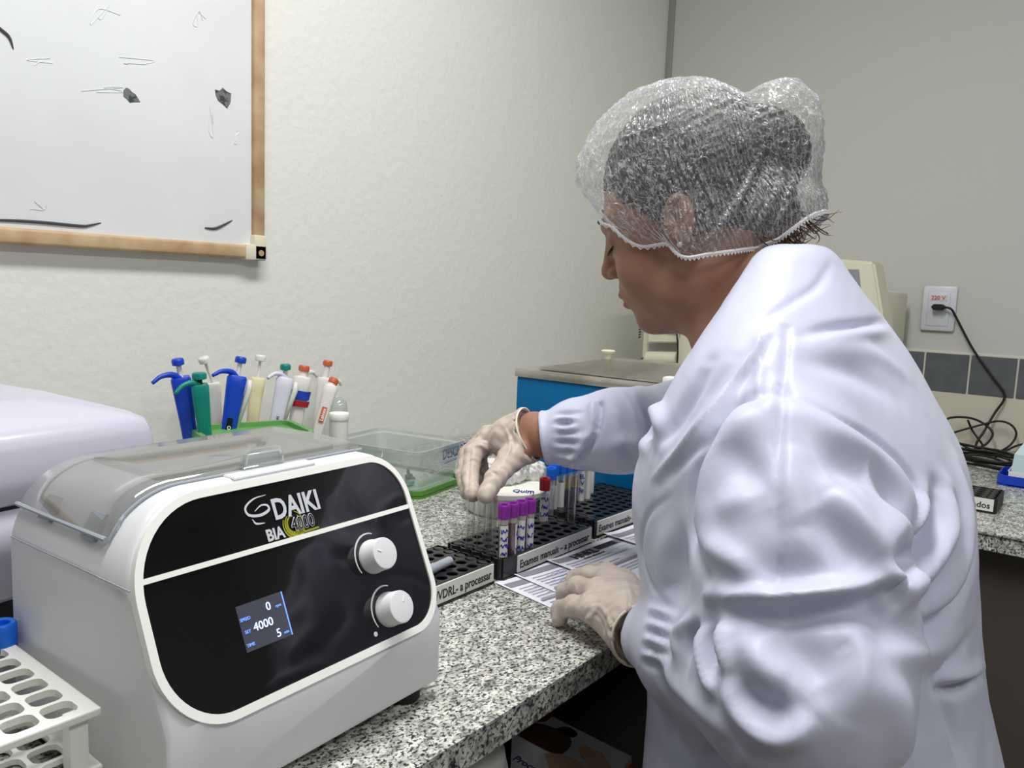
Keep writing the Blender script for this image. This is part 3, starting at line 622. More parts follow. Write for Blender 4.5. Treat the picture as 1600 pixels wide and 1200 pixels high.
glass_l = {(0, 3): 'empty glass test tube held between gloved fingers', (0, 1): 'empty glass test tube between the held tube and the first purple cap', (0, 2): 'empty glass test tube just right of the gloved fingertips'}
put_tube('glass', *cell(0, 3), CT+0.0045, 'empty glass test tube held between the gloved fingertips', gg)
put_tube('glass', *cell(0, 2), CT+0.004, 'empty glass test tube next to the one held by the fingers', gg)
put_tube('glass', *cell(0, 1), CT+0.004, 'empty glass test tube left of the nearest purple cap', gg)
put_tube('glass', *cell(1, 2), CT+0.004, 'empty glass test tube behind the nearest purple cap', gg)
put_tube('glass', *cell(2, 3), CT+0.004, 'empty glass test tube behind the second purple cap, farthest from the fingers', gg)
put_tube('glass', *cell(10, 1), CT+0.002, 'empty glass test tube standing alone in front of the blue caps', gg)
pg = 'purple-capped blood tubes'
put_tube('purple', *cell(0, 0), CT+0.0215, 'purple-capped blood tube at the near corner of the rack, label with blue handwriting', pg, lab=(LA+0.15, 1.9, 0.004, 0.048, 1))
put_tube('purple', *cell(1, 0), CT+0.020, 'purple-capped blood tube second from the left, dark blood showing', pg, lab=(LA+1.3, 1.5, 0.004, 0.048, 2, 2))
put_tube('purple', *cell(2, 0), CT+0.019, 'purple-capped blood tube third from the left with wide handwritten label', pg, lab=(LA-0.1, 1.9, 0.004, 0.050, 3, 3))
put_tube('purple', *cell(3, 0), CT+0.018, 'purple-capped blood tube farthest right of the purple row', pg, lab=(LA+0.2, 1.8, 0.004, 0.050, 4, 3))
put_tube('red', *cell(9, 3), CT+0.014, 'red-capped sample tube left of the blue caps', None, lab=(LA, 2.6, 0.006, 0.056, 5, 4))
bg = 'blue-capped sample tubes'
put_tube('blue', *cell2(-1, 3.6), CT+0.016, 'blue-capped sample tube nearest the red cap', bg, lab=(LA, 2.8, 0.006, 0.060, 6, 3, False, 'tubeplast'))
bt = [('blue', 0, 3.6, 'blue-capped sample tube second in the row from the red cap', (LA, 2.4, 0.004, 0.046, 7, 3, False)),
      ('blue', 1, 3.6, 'blue-capped sample tube third in the row, white label', (LA, 2.2, 0.006, 0.050, 8, 3, False)),
      ('bluegold', 1.9, 3.5, 'blue-capped sample tube with yellow serum over a dark clot', None),
      ('bluegold', 3, 3.6, 'blue-capped serum tube behind the lone glass tube', None),
      ('blue', 3.9, 3.5, 'blue-capped sample tube with EL V handwritten on white label', (LA, 2.4, 0.004, 0.060, 11, 0, False)),
      ('blue', 5, 3.9, 'blue-capped sample tube farthest right in its row, pinkish label', (LA, 2.0, 0.004, 0.060, 12, 2, False))]
for kd, i, j, lab_, ll in bt:
    a, b = cell2(i, round(j)-0.0); t_ = put_tube(kd, cell2(round(i), round(j))[0], cell2(round(i), round(j))[1], CT+0.018, lab_, bg, lab=ll)
    if 'EL V' in lab_:
        dv = Vector((math.cos(LA), math.sin(LA), 0)); text('handwriting', 'EL', 0.010, 'ink', t_, Vector((0, 0, 0.048))+dv*0.0069+Vector((-0.0035, 0.0035, 0))*1.0, (-math.sin(LA), math.cos(LA), 0), (0, 0, 1), bold=0.0002, align='LEFT'); text('handwriting', 'V', 0.010, 'ink', t_, Vector((0, 0, 0.037))+dv*0.0069+Vector((-0.0016, 0.0016, 0)), (-math.sin(LA), math.cos(LA), 0), (0, 0, 1), bold=0.0002); text('handwriting', 'Sp', 0.009, 'ink', t_, Vector((0, 0, 0.026))+dv*0.0069+Vector((-0.0035, 0.0035, 0)), (-math.sin(LA), math.cos(LA), 0), (0, 0, 1), bold=0.0002)
put_tube('blue', *cell2(7, 5), CT+0.018, 'blue-capped sample tube standing apart under the sleeve, red line on label', bg, lab=(LA, 2.2, 0.004, 0.062, 13, 0, False))
tq = put_tube('blue', *onz(4, 1006, 0.985)[:2], CT+0.0065, 'blue-capped tube in the white grid rack at the left edge', None); tq.scale = (1.25, 1.25, 1.17)
# grey marker-like tube lying on the VDRL rack
gt = thing('grey_tube', (0.66, 0.63, CT+0.03), 'short grey plastic tube lying on the VDRL rack', 'tube')
a_ = onz(703, 876, CT+0.034); b_ = onz(640, 905, CT+0.034); dd_ = V3(b_)-V3(a_)
bm = bmesh.new(); lathe(bm, [(0.0035, 0), (0.0056, 0.001), (0.0058, 0.03), (0.0062, 0.031), (0.0062, dd_.length)], a_, dd_, 20); fin(bm, 'barrel', 'greytrack', gt, auto=40)
bm = bmesh.new(); lathe(bm, [(0.003, -0.001), (0.0052, 0.0), (0.0052, 0.0012)], a_, dd_, 20); fin(bm, 'end_plug', 'plil', gt, auto=40)

# ================================================================== paper forms
def sheet(tl, rz, w_, h_, z, label, marks, lift=0.0, seed=0):
    o = tag(empty('paper_form', (tl[0], tl[1], z), rz), label, 'paper', 'printed request forms under the gloved hand')
    nx_, ny_ = 16, 12
    def hz(a, b): e_ = max(0, 1-a/0.03)*max(0, 1-b/0.12); return 0.0003+lift*e_**1.5
    bm = bmesh.new(); gv = [[bm.verts.new((w_*i/nx_, -h_*j/ny_, hz(w_*i/nx_, h_*j/ny_))) for i in range(nx_+1)] for j in range(ny_+1)]
    for j in range(ny_):
        for i in range(nx_): bm.faces.new((gv[j][i], gv[j+1][i], gv[j+1][i+1], gv[j][i+1]))
    pg_ = fin(bm, 'sheet', 'paper', o, auto=40)
    def strip(bm, x0, y0, x1, y1, n=10):
        for k in range(n):
            a, b = x0+(x1-x0)*k/n, x0+(x1-x0)*(k+1)/n
            bm.faces.new([bm.verts.new((q, -s_, hz(q, s_)+0.0006)) for q, s_ in ((a, y0), (a, y1), (b, y1), (b, y0))])
    bm = bmesh.new(); strip(bm, 0.004, 0.012, w_-0.004, 0.026, 14); fin(bm, 'header_band', 'pgrey', pg_); bm = bmesh.new(); strip(bm, 0.006, 0.075, w_-0.006, 0.080); fin(bm, 'section_band', 'pgrey', pg_)
    bm = bmesh.new(); rg = random.Random(seed)
    for k in range(10):
        yy = 0.034+k*0.0075
        if 0.072 < yy < 0.083: continue
        strip(bm, 0.010, yy, w_*rg.uniform(0.3, 0.9), yy+0.0016, 8)
        if rg.random() < 0.7: strip(bm, 0.010, yy+0.0036, w_-0.01, yy+0.0041, 8)
    fin(bm, 'print_lines', 'pline', pg_)
    if marks: marks(pg_, w_)
    return o
def hm(pg_, w_):
    text('form_title', 'HNKL', 0.020, 'ptext', pg_, (0.040, -0.029, 0.0010), (1, 0, 0), (0, 1, 0), bold=0.0005)
    bm = bmesh.new(); abox(bm, (0.098, -0.025, 0.0008), (0.145, -0.013, 0.0011)); fin(bm, 'title_block', 'ptext', pg_)
    text('form_note', 'Exame laboratorial', 0.006, 'ptext', pg_, (0.050, -0.037, 0.0010), (1, 0, 0), (0, 1, 0))
def hw(pg_, w_):
    bm = bmesh.new(); rg = random.Random(9)
    for l in range(3): tube(bm, catmull([(0.03+0.004*i, -0.040-l*0.011+rg.uniform(-0.002, 0.002), 0.0011) for i in range(12)], 3), 0.00025, 4)
    fin(bm, 'handwriting', 'ink', pg_)
p = onz(773, 912, CT); sheet((p[0], p[1]), math.radians(-9), 0.20, 0.135, CT+0.0004, 'printed form at the left end of the fan of papers, closest to the centrifuge', hw, 0.001, 1)
p = onz(790, 896, CT); sheet((p[0], p[1]-0.004), math.radians(-8), 0.20, 0.135, CT+0.0012, 'printed form second from the left, top edge against the rack', hw, 0.002, 2)
p = onz(843, 878, CT); sheet((p[0], p[1]-0.004), math.radians(-4), 0.20, 0.14, CT+0.0020, 'printed form with a black title block, lying on top in the middle', hm, 0.004, 3)
p = onz(940, 838, CT); sheet((p[0]-0.004, p[1]-0.004), math.radians(-4), 0.20, 0.14, CT+0.0030, 'printed form at the right end, partly under the coat front', None, 0.004, 4)

# ================================================================== pipettes
def pipette(top, bot, Y, wd, m, button, bm_, hook=None, label='', shaft='pwhite', stem=0.004, spine=None, bands=(), writing=None, br=0.009):
    T, B_ = V3(onY(*top, Y)), V3(onY(*bot, Y)); a = (T-B_).normalized(); n = V3(CAM)-T; n = (n-a*n.dot(a)).normalized(); s = a.cross(n)*1.0   # s: image right
    if s.dot(V3(RW@np.array([1, 0, 0]))) < 0: s = -s
    k = (T.z-(CT+0.075))/a.z; Bb = T-a*k     # end of the wide body; the narrow barrel goes on to the worktop
    o = thing('pipette', (Bb-a*((Bb.z-CT-0.002)/a.z))[:], label, 'pipette', 'pipettes standing behind the centrifuges')
    o.location.z = CT
    def sect(c, hw_, hd): return [c+s*(hw_*x)+n*(hd*y) for x, y in rrect(-1, -1, 1, 1, 0.55, 4)]
    bm = bmesh.new(); R_ = []
    hw_ = wd/2
    for f_, q in ((0.0, 0.45), (0.06, 0.72), (0.5, 0.80), (0.85, 0.96), (0.97, 1.0), (1.0, 0.86)):
        R_.append([bm.verts.new(p_) for p_ in sect(Bb+(T-Bb)*f_, hw_*q, hw_*0.85*q)])
    nn = len(R_[0])
    for x, y in zip(R_, R_[1:]):
        for i in range(nn): bm.faces.new((x[i], x[(i+1) % nn], y[(i+1) % nn], y[i]))
    bm.faces.new(R_[0]); bm.faces.new(R_[-1]); bd = fin(bm, 'handle', m, o, auto=45)
    bm = bmesh.new(); L_ = (Bb.z-CT-0.001)/a.z; lathe(bm, [(hw_*0.5, 0), (hw_*0.42, L_*0.3), (hw_*0.25, L_*0.4), (hw_*0.16, L_*0.99)], Bb, -a, 16); fin(bm, 'barrel', 'pwhite', o, auto=40)
    bp = V3(onY(*button, Y)); ax = (bp-T).normalized(); ln = (bp-T).length
    bm = bmesh.new(); lathe(bm, [(stem*1.15, -0.002), (stem, ln*0.5), (stem, ln-0.003)], T, ax, 16); fin(bm, 'plunger', shaft, o, auto=40)
    bm = bmesh.new(); lathe(bm, [(br*0.7, -0.005), (br, -0.004), (br*1.04, 0.002), (br*0.95, 0.005), (br*0.8, 0.006)], bp, ax, 24); fin(bm, 'button', bm_, o, auto=40)
    if hook:
        hp = V3(onY(*hook, Y)); mid = (hp+T)/2+a*0.011; st_ = T-a*0.004
        bm = bmesh.new(); c = catmull([st_, T+(mid-T)*0.55, mid+(hp-mid)*0.35, hp], 6); m_n = len(c); tube(bm, c, [0.0058-0.0030*i/m_n for i in range(m_n)], 8); fin(bm, 'finger_rest', m, o, smooth=True)
    if spine:
        bm = bmesh.new(); p0 = T+s*(hw_*1.1)-a*0.008; p1 = Bb+(T-Bb)*0.35+s*(hw_*0.75)
        tube(bm, [p0+s*0.003+a*0.004, p0+s*0.004-a*0.012, p1], [0.004, 0.0052, 0.004], 8); fin(bm, 'tip_ejector', spine, o, smooth=True)
    for (f_, mm, hh) in bands:
        bm = bmesh.new(); A = [bm.verts.new(p_) for p_ in sect(Bb+(T-Bb)*f_, hw_*1.05, hw_*0.95)]; C_ = [bm.verts.new(p_) for p_ in sect(Bb+(T-Bb)*f_+a*hh+s*0.0015, hw_*1.08, hw_*0.98)]
        for i in range(nn): bm.faces.new((A[i], A[(i+1) % nn], C_[(i+1) % nn], C_[i]))
        fin(bm, 'tape', mm, o, auto=50)
    if writing:
        s_, sz, mm, f_, bgm = writing; c = Bb+(T-Bb)*f_+n*(hw_*0.88)
        if bgm: bm = bmesh.new(); prism(bm, [c-s*0.0045-a*0.002-n*0.0005, c+s*0.0045-a*0.002-n*0.0005, c+s*0.0045+a*0.026-n*0.0005, c-s*0.0045+a*0.026-n*0.0005], n*0.0008); fin(bm, 'name_sticker', bgm, bd)
        text('maker_text', s_, sz, mm, bd, c+s*0.003+n*0.0004, a, -s, bold=0.0002)
    return o
pipette((282, 589), (297, 682), 1.17, 0.030, 'pblue', (278, 566), 'pblue', (238, 599), 'dark blue pipette nearest the large centrifuge, hooked finger rest', spine=None)
pipette((333, 598), (338, 650), 1.235, 0.024, 'pwhite', (319, 563), 'pwhite', None, 'white pipette standing behind the teal one', stem=0.0025)
pipette((312, 600), (320, 676), 1.135, 0.026, 'pteal', (311.5, 588), 'pteal', (274, 615), 'teal green pipette with round teal button', br=0.0105, shaft='rackin')
pipette((371, 587), (359, 659), 1.175, 0.032, 'pblue', (376, 563), 'pblue', (332, 587), 'blue pipette with white tip ejector, between the teal and cream ones', spine='pwhite', writing=('BIO', 0.008, 'white', 0.28, 'rackin'))
pipette((403, 590), (395, 655), 1.20, 0.026, 'pcream', (407, 560), 'pwhite', None, 'yellowed cream pipette with a thin white plunger', stem=0.0025)
pipette((446, 590), (433, 652), 1.175, 0.030, 'plil', (446, 574), 'pteal', (418, 591), 'lilac white pipette with teal button', writing=('Peguepet', 0.008, 'navy', 0.22, None), spine='pwhite')
pipette((473, 588), (463, 655), 1.175, 0.032, 'pwhite', (475, 576), 'porange', (495, 588), 'off-white pipette with orange button, wrapped in blue and red tape', stem=0.007, bands=((0.66, 'tapeblue', 0.016), (0.56, 'tapered', 0.010)), br=0.0095)
pipette((508, 590), (497, 660), 1.235, 0.028, 'pwhite', (512, 568), 'porange', None, 'off-white pipette with orange button behind the stickered one', stem=0.006)
pipette((518, 602), (497, 672), 1.16, 0.026, 'pwhite', (521, 596), 'porange', (533, 602), 'off-white pipette with an orange name sticker, front right of the group', stem=0.007, writing=('Labtex', 0.0085, 'white', 0.38, 'porange'))
# white screw-cap vial and clear bottle at the right of the pipettes
vp = onY(530, 650, 1.05); vl = thing('plastic_vial', (vp[0], 1.05, CT), 'white cylindrical vial with flat cap right of the pipettes', 'vial')
bm = bmesh.new(); lathe(bm, [(0.0145, 0.001), (0.0155, 0.003), (0.0155, vp[2]-CT-0.004)], (vp[0], 1.05, CT), (0, 0, 1), 28); fin(bm, 'vial_body', 'label', vl, auto=40)
bm = bmesh.new(); lathe(bm, [(0.0165, -0.006), (0.0170, -0.005), (0.0170, 0.004), (0.0160, 0.0055)], (vp[0], 1.05, vp[2]), (0, 0, 1), 28); fin(bm, 'cap', 'white', vl, auto=40)
text('print', 'LOTE', 0.006, 'ptext', vl, (vp[0]-0.003, 1.05-0.0158, vp[2]-0.056), (1, 0, 0), (0, 0, 1))
bp_ = onY(529, 622, 1.225); cb = thing('clear_bottle', (bp_[0], 1.225, CT), 'clear rounded plastic bottle behind the white vial', 'bottle')
bm = bmesh.new(); hb = bp_[2]-CT; lathe(bm, [(0.016, 0.001), (0.018, 0.004), (0.018, hb-0.018), (0.015, hb-0.006), (0.008, hb), (0.004, hb+0.001)], (bp_[0], 1.225, CT), (0, 0, 1), 24); fin(bm, 'bottle_body', 'clear', cb, smooth=True)

# ================================================================== green-lidded food tub behind the centrifuge
def quad_tub(c, w_, h_, rz): return c
zL = 1.028; A_ = onz(311, 673, zL); B_ = onz(452, 655, zL); C2 = onz(507, 680, zL)
gtb = tag(empty('food_tub', (float(B_[0]), float(B_[1]), CT), math.atan2(C2[1]-B_[1], C2[0]-B_[0])+math.pi/2), 'plastic tub with sunken green lid between the centrifuges and pipettes', 'container')
# local: x back->... built as rounded boxes; y' runs from right edge
wl = np.linalg.norm((B_-A_)[:2]); dl = 0.135
def rbox(name, x0, y0, x1, y1, z0, z1, r, m, parent, top_inset=0.0, smooth=35):
    bm = bmesh.new(); a = [bm.verts.new((p_[0], p_[1], z0)) for p_ in rrect(x0+top_inset, y0+top_inset, x1-top_inset, y1-top_inset, r, 6)]; b = [bm.verts.new((p_[0], p_[1], z1)) for p_ in rrect(x0, y0, x1, y1, r, 6)]; n = len(a)
    for i in range(n): bm.faces.new((a[i], a[(i+1) % n], b[(i+1) % n], b[i]))
    bm.faces.new(a[::-1]); bm.faces.new(b); return fin(bm, name, m, parent, auto=smooth)
def rring(name, x0, y0, x1, y1, z0, z1, r, t, m, parent):
    bm = bmesh.new(); o_ = rrect(x0, y0, x1, y1, r, 6); i_ = rrect(x0+t, y0+t, x1-t, y1-t, max(r-t, 0.001), 6); n = len(o_)
    A = [[bm.verts.new((p_[0], p_[1], z)) for p_ in q] for q in (o_, i_) for z in (z0, z1)]
    for i in range(n):
        j = (i+1) % n; bm.faces.new((A[0][i], A[0][j], A[1][j], A[1][i])); bm.faces.new((A[2][i], A[3][i], A[3][j], A[2][j])); bm.faces.new((A[1][i], A[1][j], A[3][j], A[3][i])); bm.faces.new((A[0][i], A[2][i], A[2][j], A[0][j]))
    return fin(bm, name, m, parent, auto=40)
rbox('tub_body', -wl+0.004, -dl+0.004, -0.004, -0.004, 0.0, zL-CT-0.014, 0.02, 'frost', gtb, 0.022)
rbox('lid', -wl+0.004, -dl+0.004, -0.004, -0.004, zL-CT-0.012, zL-CT-0.008, 0.018, 'green', gtb)
rring('lid_rim', -wl, -dl, 0, 0, zL-CT-0.018, zL-CT, 0.022, 0.008, 'green', gtb)

# ================================================================== clear box standing in its green lid
zR = 0.985; Fp = onz(655, 777, CT+0.004); Rp = onz(722, 752, CT+0.004); az = math.atan2(Rp[1]-Fp[1], Rp[0]-Fp[0])
cbx = tag(empty('clear_box', (float(Fp[0]), float(Fp[1]), CT), az), 'clear open plastic box standing in its green lid against the left wall', 'container')
Ls = float(np.linalg.norm((Rp-Fp)[:2])); W2, D2 = 0.160, 0.20
x1_ = Ls+0.01; x0_ = x1_-W2
rbox('green_lid', x0_, -0.004, x1_, D2, 0.0, 0.006, 0.02, 'greend', cbx); rring('lid_rim', x0_, -0.004, x1_, D2, 0.004, 0.014, 0.02, 0.004, 'greend', cbx)
rbox('inner_panel', x0_+0.01, 0.008, x1_-0.01, D2-0.012, 0.007, 0.0095, 0.02, 'frost', cbx)
bm = bmesh.new(); R_ = []
for ins, z in ((0.014, 0.010), (0.011, 0.014), (0.004, 0.076), (-0.001, 0.0765), (-0.002, 0.083), (0.001, 0.0835), (0.002, 0.078), (0.006, 0.075), (0.0125, 0.016)): R_.append([bm.verts.new((p_[0], p_[1], z)) for p_ in rrect(x0_+ins, ins-0.002, x1_-ins, D2-ins, 0.02, 6)])
for a, b in zip(R_, R_[1:]):
    for i in range(len(a)): bm.faces.new((a[i], a[(i+1) % len(a)], b[(i+1) % len(a)], b[i]))
fin(bm, 'box_walls', 'clear', cbx, auto=40)
_n = np.array([-math.sin(az), math.cos(az), 0.0]); _u2 = np.array([math.cos(az), math.sin(az), 0.0])
def _lp(x, y): d = RW@_ray(x, y); t = ((Fp-CAM)@_n+0.004)/(d@_n); return CAM+d*t
def _lx(x, y): return float((_lp(x, y)-Fp)@_u2)
def _lz(x, y): return float(_lp(x, y)[2]-CT)
text('handwriting', 'DESCARTE', 0.026, 'ink', cbx, (_lx(692, 718), 0.0045, _lz(692, 718)), (1, 0, 0), (0, 0.12, 1), bold=0.0003, shear=0.2, xs=0.75)
bm = bmesh.new(); tube(bm, [(_lx(694, 724), 0.0030, _lz(694, 724)), (_lx(694, 724)+0.045, 0.0030, _lz(694, 724)+0.002)], 0.0006, 5); fin(bm, 'handwriting_underline', 'ink', cbx)
# small clip lying in front inside of the box
q = onz(640, 757, CT+0.012); cl = thing('small_clip', (q[0], q[1], CT+0.01), 'small black clip on a pale blue cap inside the clear box', 'clip')
bm = bmesh.new(); lathe(bm, [(0.008, 0.0), (0.009, 0.002), (0.008, 0.007)], (q[0], q[1], CT+0.0145), (0.1, 0, 1), 18); fin(bm, 'pale_cap', 'teal', cl, auto=40)
bm = bmesh.new(); e1 = Vector((math.cos(az), math.sin(az), 0)); q3 = V3(q)+Vector((0, 0, 0.014))
tube(bm, catmull([q3-e1*0.006+Vector((0, 0, 0.016)), q3-e1*0.004+Vector((0, 0, 0.006)), q3+e1*0.004, q3+e1*0.014-Vector((0, 0, 0.006))], 5), [0.0028]*16, 8); abox(bm, q3-e1*0.006-Vector((0.004, 0.003, 0.004)), q3-e1*0.0+Vector((0.004, 0.003, 0.006)), 0.001, 1); fin(bm, 'clip_body', 'rubber', cl, auto=50)

# ================================================================== white foam jar with plastic bag
jr = 0.070; _j = onz(790, 776, CT+0.040); _jd = np.array([_j[0], _j[1]])/np.linalg.norm(_j[:2]); jc = (float(_j[0]+_jd[0]*jr), float(_j[1]+_jd[1]*jr))
jar = thing('foam_pot', (jc[0], jc[1], CT), 'round white foam pot with blue handwriting on its lid, behind the racks', 'pot')
bm = bmesh.new(); lathe(bm, [(jr-0.008, 0.0), (jr-0.003, 0.006), (jr-0.002, 0.030), (jr-0.003, 0.033)], (jc[0], jc[1], CT), (0, 0, 1), 48); fin(bm, 'pot_body', 'foam', jar, auto=40)
bm = bmesh.new(); lathe(bm, [(jr-0.003, 0.033), (jr+0.001, 0.034), (jr+0.001, 0.041), (jr-0.002, 0.0435), (jr-0.012, 0.0445), (0.02, 0.0455)], (jc[0], jc[1], CT), (0, 0, 1), 48); jl = fin(bm, 'lid', 'foam', jar, auto=40)
va = math.atan2(-jc[1], -jc[0])
wp = onz(800, 769, CT+0.0445); tt = text('handwriting', 'Quim   YT', 0.022, 'ink', jl, wp, (RW@np.array([1, 0, 0]))*[1, 1, 0], (_jd[0], _jd[1], 0), bold=0.0004, shear=0.2, lift=0.0006, xs=0.7)
def sf_bag(p_):
    c = np.array([jc[0]+0.005, jc[1]+0.015, CT+0.058]); d = s_ell(p_, c, (0.050, 0.040, 0.020))
    d = smin(d, s_ell(p_, c+np.array([0.016, -0.022, 0.014]), (0.020, 0.016, 0.017)), 0.012); d = smin(d, s_ell(p_, c+np.array([-0.02, 0.01, 0.010]), (0.016, 0.02, 0.017)), 0.01)
    d = smin(d, s_ell(p_, c+np.array([0.055, -0.03, -0.002]), (0.022, 0.018, 0.022)), 0.012)
    return d+0.0016*np.sin(p_[:, 0]*330+2*np.sin(p_[:, 1]*210))*np.sin(p_[:, 1]*260+p_[:, 2]*300)+0.001*np.sin(p_[:, 0]*700+p_[:, 2]*500)
P_, F_ = surf(sf_bag, (jc[0]-0.09, jc[1]-0.08, CT+0.03), (jc[0]+0.11, jc[1]+0.08, CT+0.12), 0.0025)
bag = link('plastic_bag', nmesh('plastic_bag', P_, F_), 'bag', None, smooth=True); tag(bag, 'crumpled white plastic bag on top of the foam pot', 'bag')

# ================================================================== blue water bath
bx0, bx1, by0, by1, bzt = 1.228, 1.475, 0.540, 0.940, 1.1155
wbath = thing('water_bath', ((bx0+bx1)/2, (by0+by1)/2, CT), 'blue laboratory water bath with pointed steel lid behind the tube racks', 'water bath')
box('case', (bx0, by0, CT+0.012), (bx1, by1, bzt-0.0145), 'bathblue', wbath, bev=0.004)
bm = bmesh.new(); abox(bm, (bx0-0.004, by0-0.004, bzt-0.0155), (bx1+0.004, by1+0.003, bzt), 0.002, 2); fin(bm, 'steel_top', 'steel', wbath, auto=40)
bm = bmesh.new(); lx0, lx1, ly0, ly1 = bx0+0.016, bx1-0.016, by0+0.012, by1-0.037; rz_ = bzt+0.026
v = [bm.verts.new(t) for t in ((lx0, ly0, bzt+0.001), (lx1, ly0, bzt+0.001), (lx1, ly1, bzt+0.001), (lx0, ly1, bzt+0.001), (lx0, ly0, bzt+0.004), (lx1, ly0, bzt+0.004), (lx1, ly1, bzt+0.004), (lx0, ly1, bzt+0.004),
    (lx0+0.08, ly0+0.10, rz_), (lx1-0.075, ly0+0.10, rz_), (lx1-0.075, ly1-0.10, rz_), (lx0+0.08, ly1-0.10, rz_))]
for f in ((0, 3, 2, 1), (8, 9, 10, 11), (0, 1, 5, 4), (1, 2, 6, 5), (2, 3, 7, 6), (3, 0, 4, 7), (4, 5, 9, 8), (5, 6, 10, 9), (6, 7, 11, 10), (7, 4, 8, 11)): bm.faces.new([v[i] for i in f])
bmesh.ops.bevel(bm, geom=bm.edges[:], offset=0.002, segments=2, affect='EDGES'); ld = fin(bm, 'lid', 'steel', wbath, auto=25)
kp = onX(952, 560, bx0+0.11); bm = bmesh.new(); lathe(bm, [(0.0075, -0.003), (0.0065, 0.002), (0.006, 0.012), (0.013, 0.015), (0.014, 0.018), (0.011, 0.020)], (bx0+0.105, float(kp[1]), rz_-0.003), (0, 0, 1), 24); fin(bm, 'lid_knob', 'cream2', ld, auto=40)
for (a, b) in ((bx0+0.03, by0+0.03), (bx0+0.03, by1-0.03), (bx1-0.03, by0+0.03), (bx1-0.03, by1-0.03)):
    bm = bmesh.new(); lathe(bm, [(0.012, 0.0), (0.012, 0.013)], (a, b, CT), (0, 0, 1), 16); fin(bm, 'foot', 'rubber', wbath, auto=40)

_q = onX(1048, 600, bx0+0.02); box('probe_holder', (bx0+0.006, float(_q[1])-0.010, bzt), (bx0+0.03, float(_q[1])+0.010, bzt+0.014), 'white', wbath, bev=0.003)
# ================================================================== cream analyser in the corner
ax0 = 2.04
an = thing('analyser', (ax0+0.15, 0.82, CT), 'large cream laboratory analyser behind the person, in the corner', 'analyser')
yl = float(onX(995, 540, ax0)[1]); yr = float(onX(1382, 480, ax0)[1])
box('rear_case', (ax0+0.03, yr+0.02, CT), (ax0+0.33, yl, 1.30), 'cream2', an, bev=0.008)
box('front_column', (ax0-0.02, float(onX(1110, 540, ax0)[1]), CT+0.002), (ax0+0.10, float(onX(1064, 540, ax0)[1]), 1.29), 'cream2', an, bev=0.006)
ztop = onX(1330, 405, ax0)[2]
bm = bmesh.new(); q = [onX(*s_, ax0) for s_ in ((1240, 399), (1366, 409), (1390, 560), (1240, 560))]; prism(bm, q, (0.09, 0, 0)); bmesh.ops.bevel(bm, geom=bm.edges[:], offset=0.006, segments=2, affect='EDGES'); mon = fin(bm, 'screen_housing', 'cream2', an, auto=35)
bm = bmesh.new(); q = [onX(*s_, ax0-0.001) for s_ in ((1250, 420), (1342, 421), (1352, 520), (1250, 520))]; prism(bm, q, (0.006, 0, 0)); fin(bm, 'screen', 'pgrey', mon)
def slab(name, pts, x0_, dx, m, parent, bev=0.0):
    bm = bmesh.new(); prism(bm, [onX(*s_, x0_) for s_ in pts], (dx, 0, 0))
    if bev: bmesh.ops.bevel(bm, geom=bm.edges[:], offset=bev, segments=2, affect='EDGES')
    return fin(bm, name, m, parent, auto=35)
slab('upper_cover', [(1012, 440), (1058, 440), (1060, 536), (1012, 536)], ax0-0.005, 0.06, 'cream2', an, 0.004)
slab('recess', [(1011, 536), (1060, 537), (1060, 550), (1011, 549)], ax0+0.028, 0.01, 'stickgrey', an)
slab('blue_sticker', [(1042, 505), (1056, 506), (1056, 523), (1042, 522)], ax0-0.007, 0.003, 'tip' if False else 'greytrack', an)
bm = bmesh.new(); ca, cb_ = V3(onX(1010, 560, ax0)), V3(onX(1058, 561, ax0)); lathe(bm, [(0.018, 0), (0.020, 0.002), (0.020, (cb_-ca).length-0.002), (0.018, (cb_-ca).length)], ca+Vector((0.005, 0, 0)), cb_-ca, 24); fin(bm, 'roller_cover', 'cream2', an, auto=40)
slab('lower_cover', [(1012, 572), (1058, 573), (1058, 640), (1012, 640)], ax0+0.0, 0.04, 'cream2', an, 0.003)
bm = bmesh.new()
for k in range(9):
    y0_ = 493+k*4.1; x_ = 1001.5-k*0.35
    prism(bm, [onX(x_-1.5, y0_+1.2, ax0+0.0285), onX(x_+1.8, y0_-0.6, ax0+0.0285), onX(x_+1.8, y0_+1.0, ax0+0.0285), onX(x_-1.5, y0_+2.8, ax0+0.0285)], (0.003, 0, 0))
for k in range(3):
    y0_ = 559+k*3.5; x_ = 1003; prism(bm, [onX(x_-2, y0_+1.8, ax0+0.0285), onX(x_+1.6, y0_-0.8, ax0+0.0285), onX(x_+1.6, y0_+0.4, ax0+0.0285), onX(x_-2, y0_+3, ax0+0.0285)], (0.003, 0, 0))
fin(bm, 'side_vents', 'rackin', an)
slab('metal_strip', [(1081, 430), (1086, 430), (1087, 566), (1082, 565)], ax0-0.022, 0.004, 'greytrack', an)
slab('grille_column', [(1085, 480), (1125, 482), (1125, 575), (1085, 572)], ax0-0.018, 0.05, 'cream2', an, 0.003)
bm = bmesh.new()
for k in range(14):
    y0_ = 497+k*4.3; hwid = 10*math.sqrt(max(0.1, 1-((k-6.5)/8)**2)); prism(bm, [onX(1100-hwid, y0_, ax0-0.0195), onX(1100+hwid, y0_+1, ax0-0.0195), onX(1100+hwid, y0_+3.1, ax0-0.0195), onX(1100-hwid, y0_+2.1, ax0-0.0195)], (0.004, 0, 0))
fin(bm, 'front_grille', 'rackin', an)
ac = thing('analyser_cable', (ax0-0.03, 0.9, 1.0), 'black cable hanging down the front of the cream analyser', 'cable')
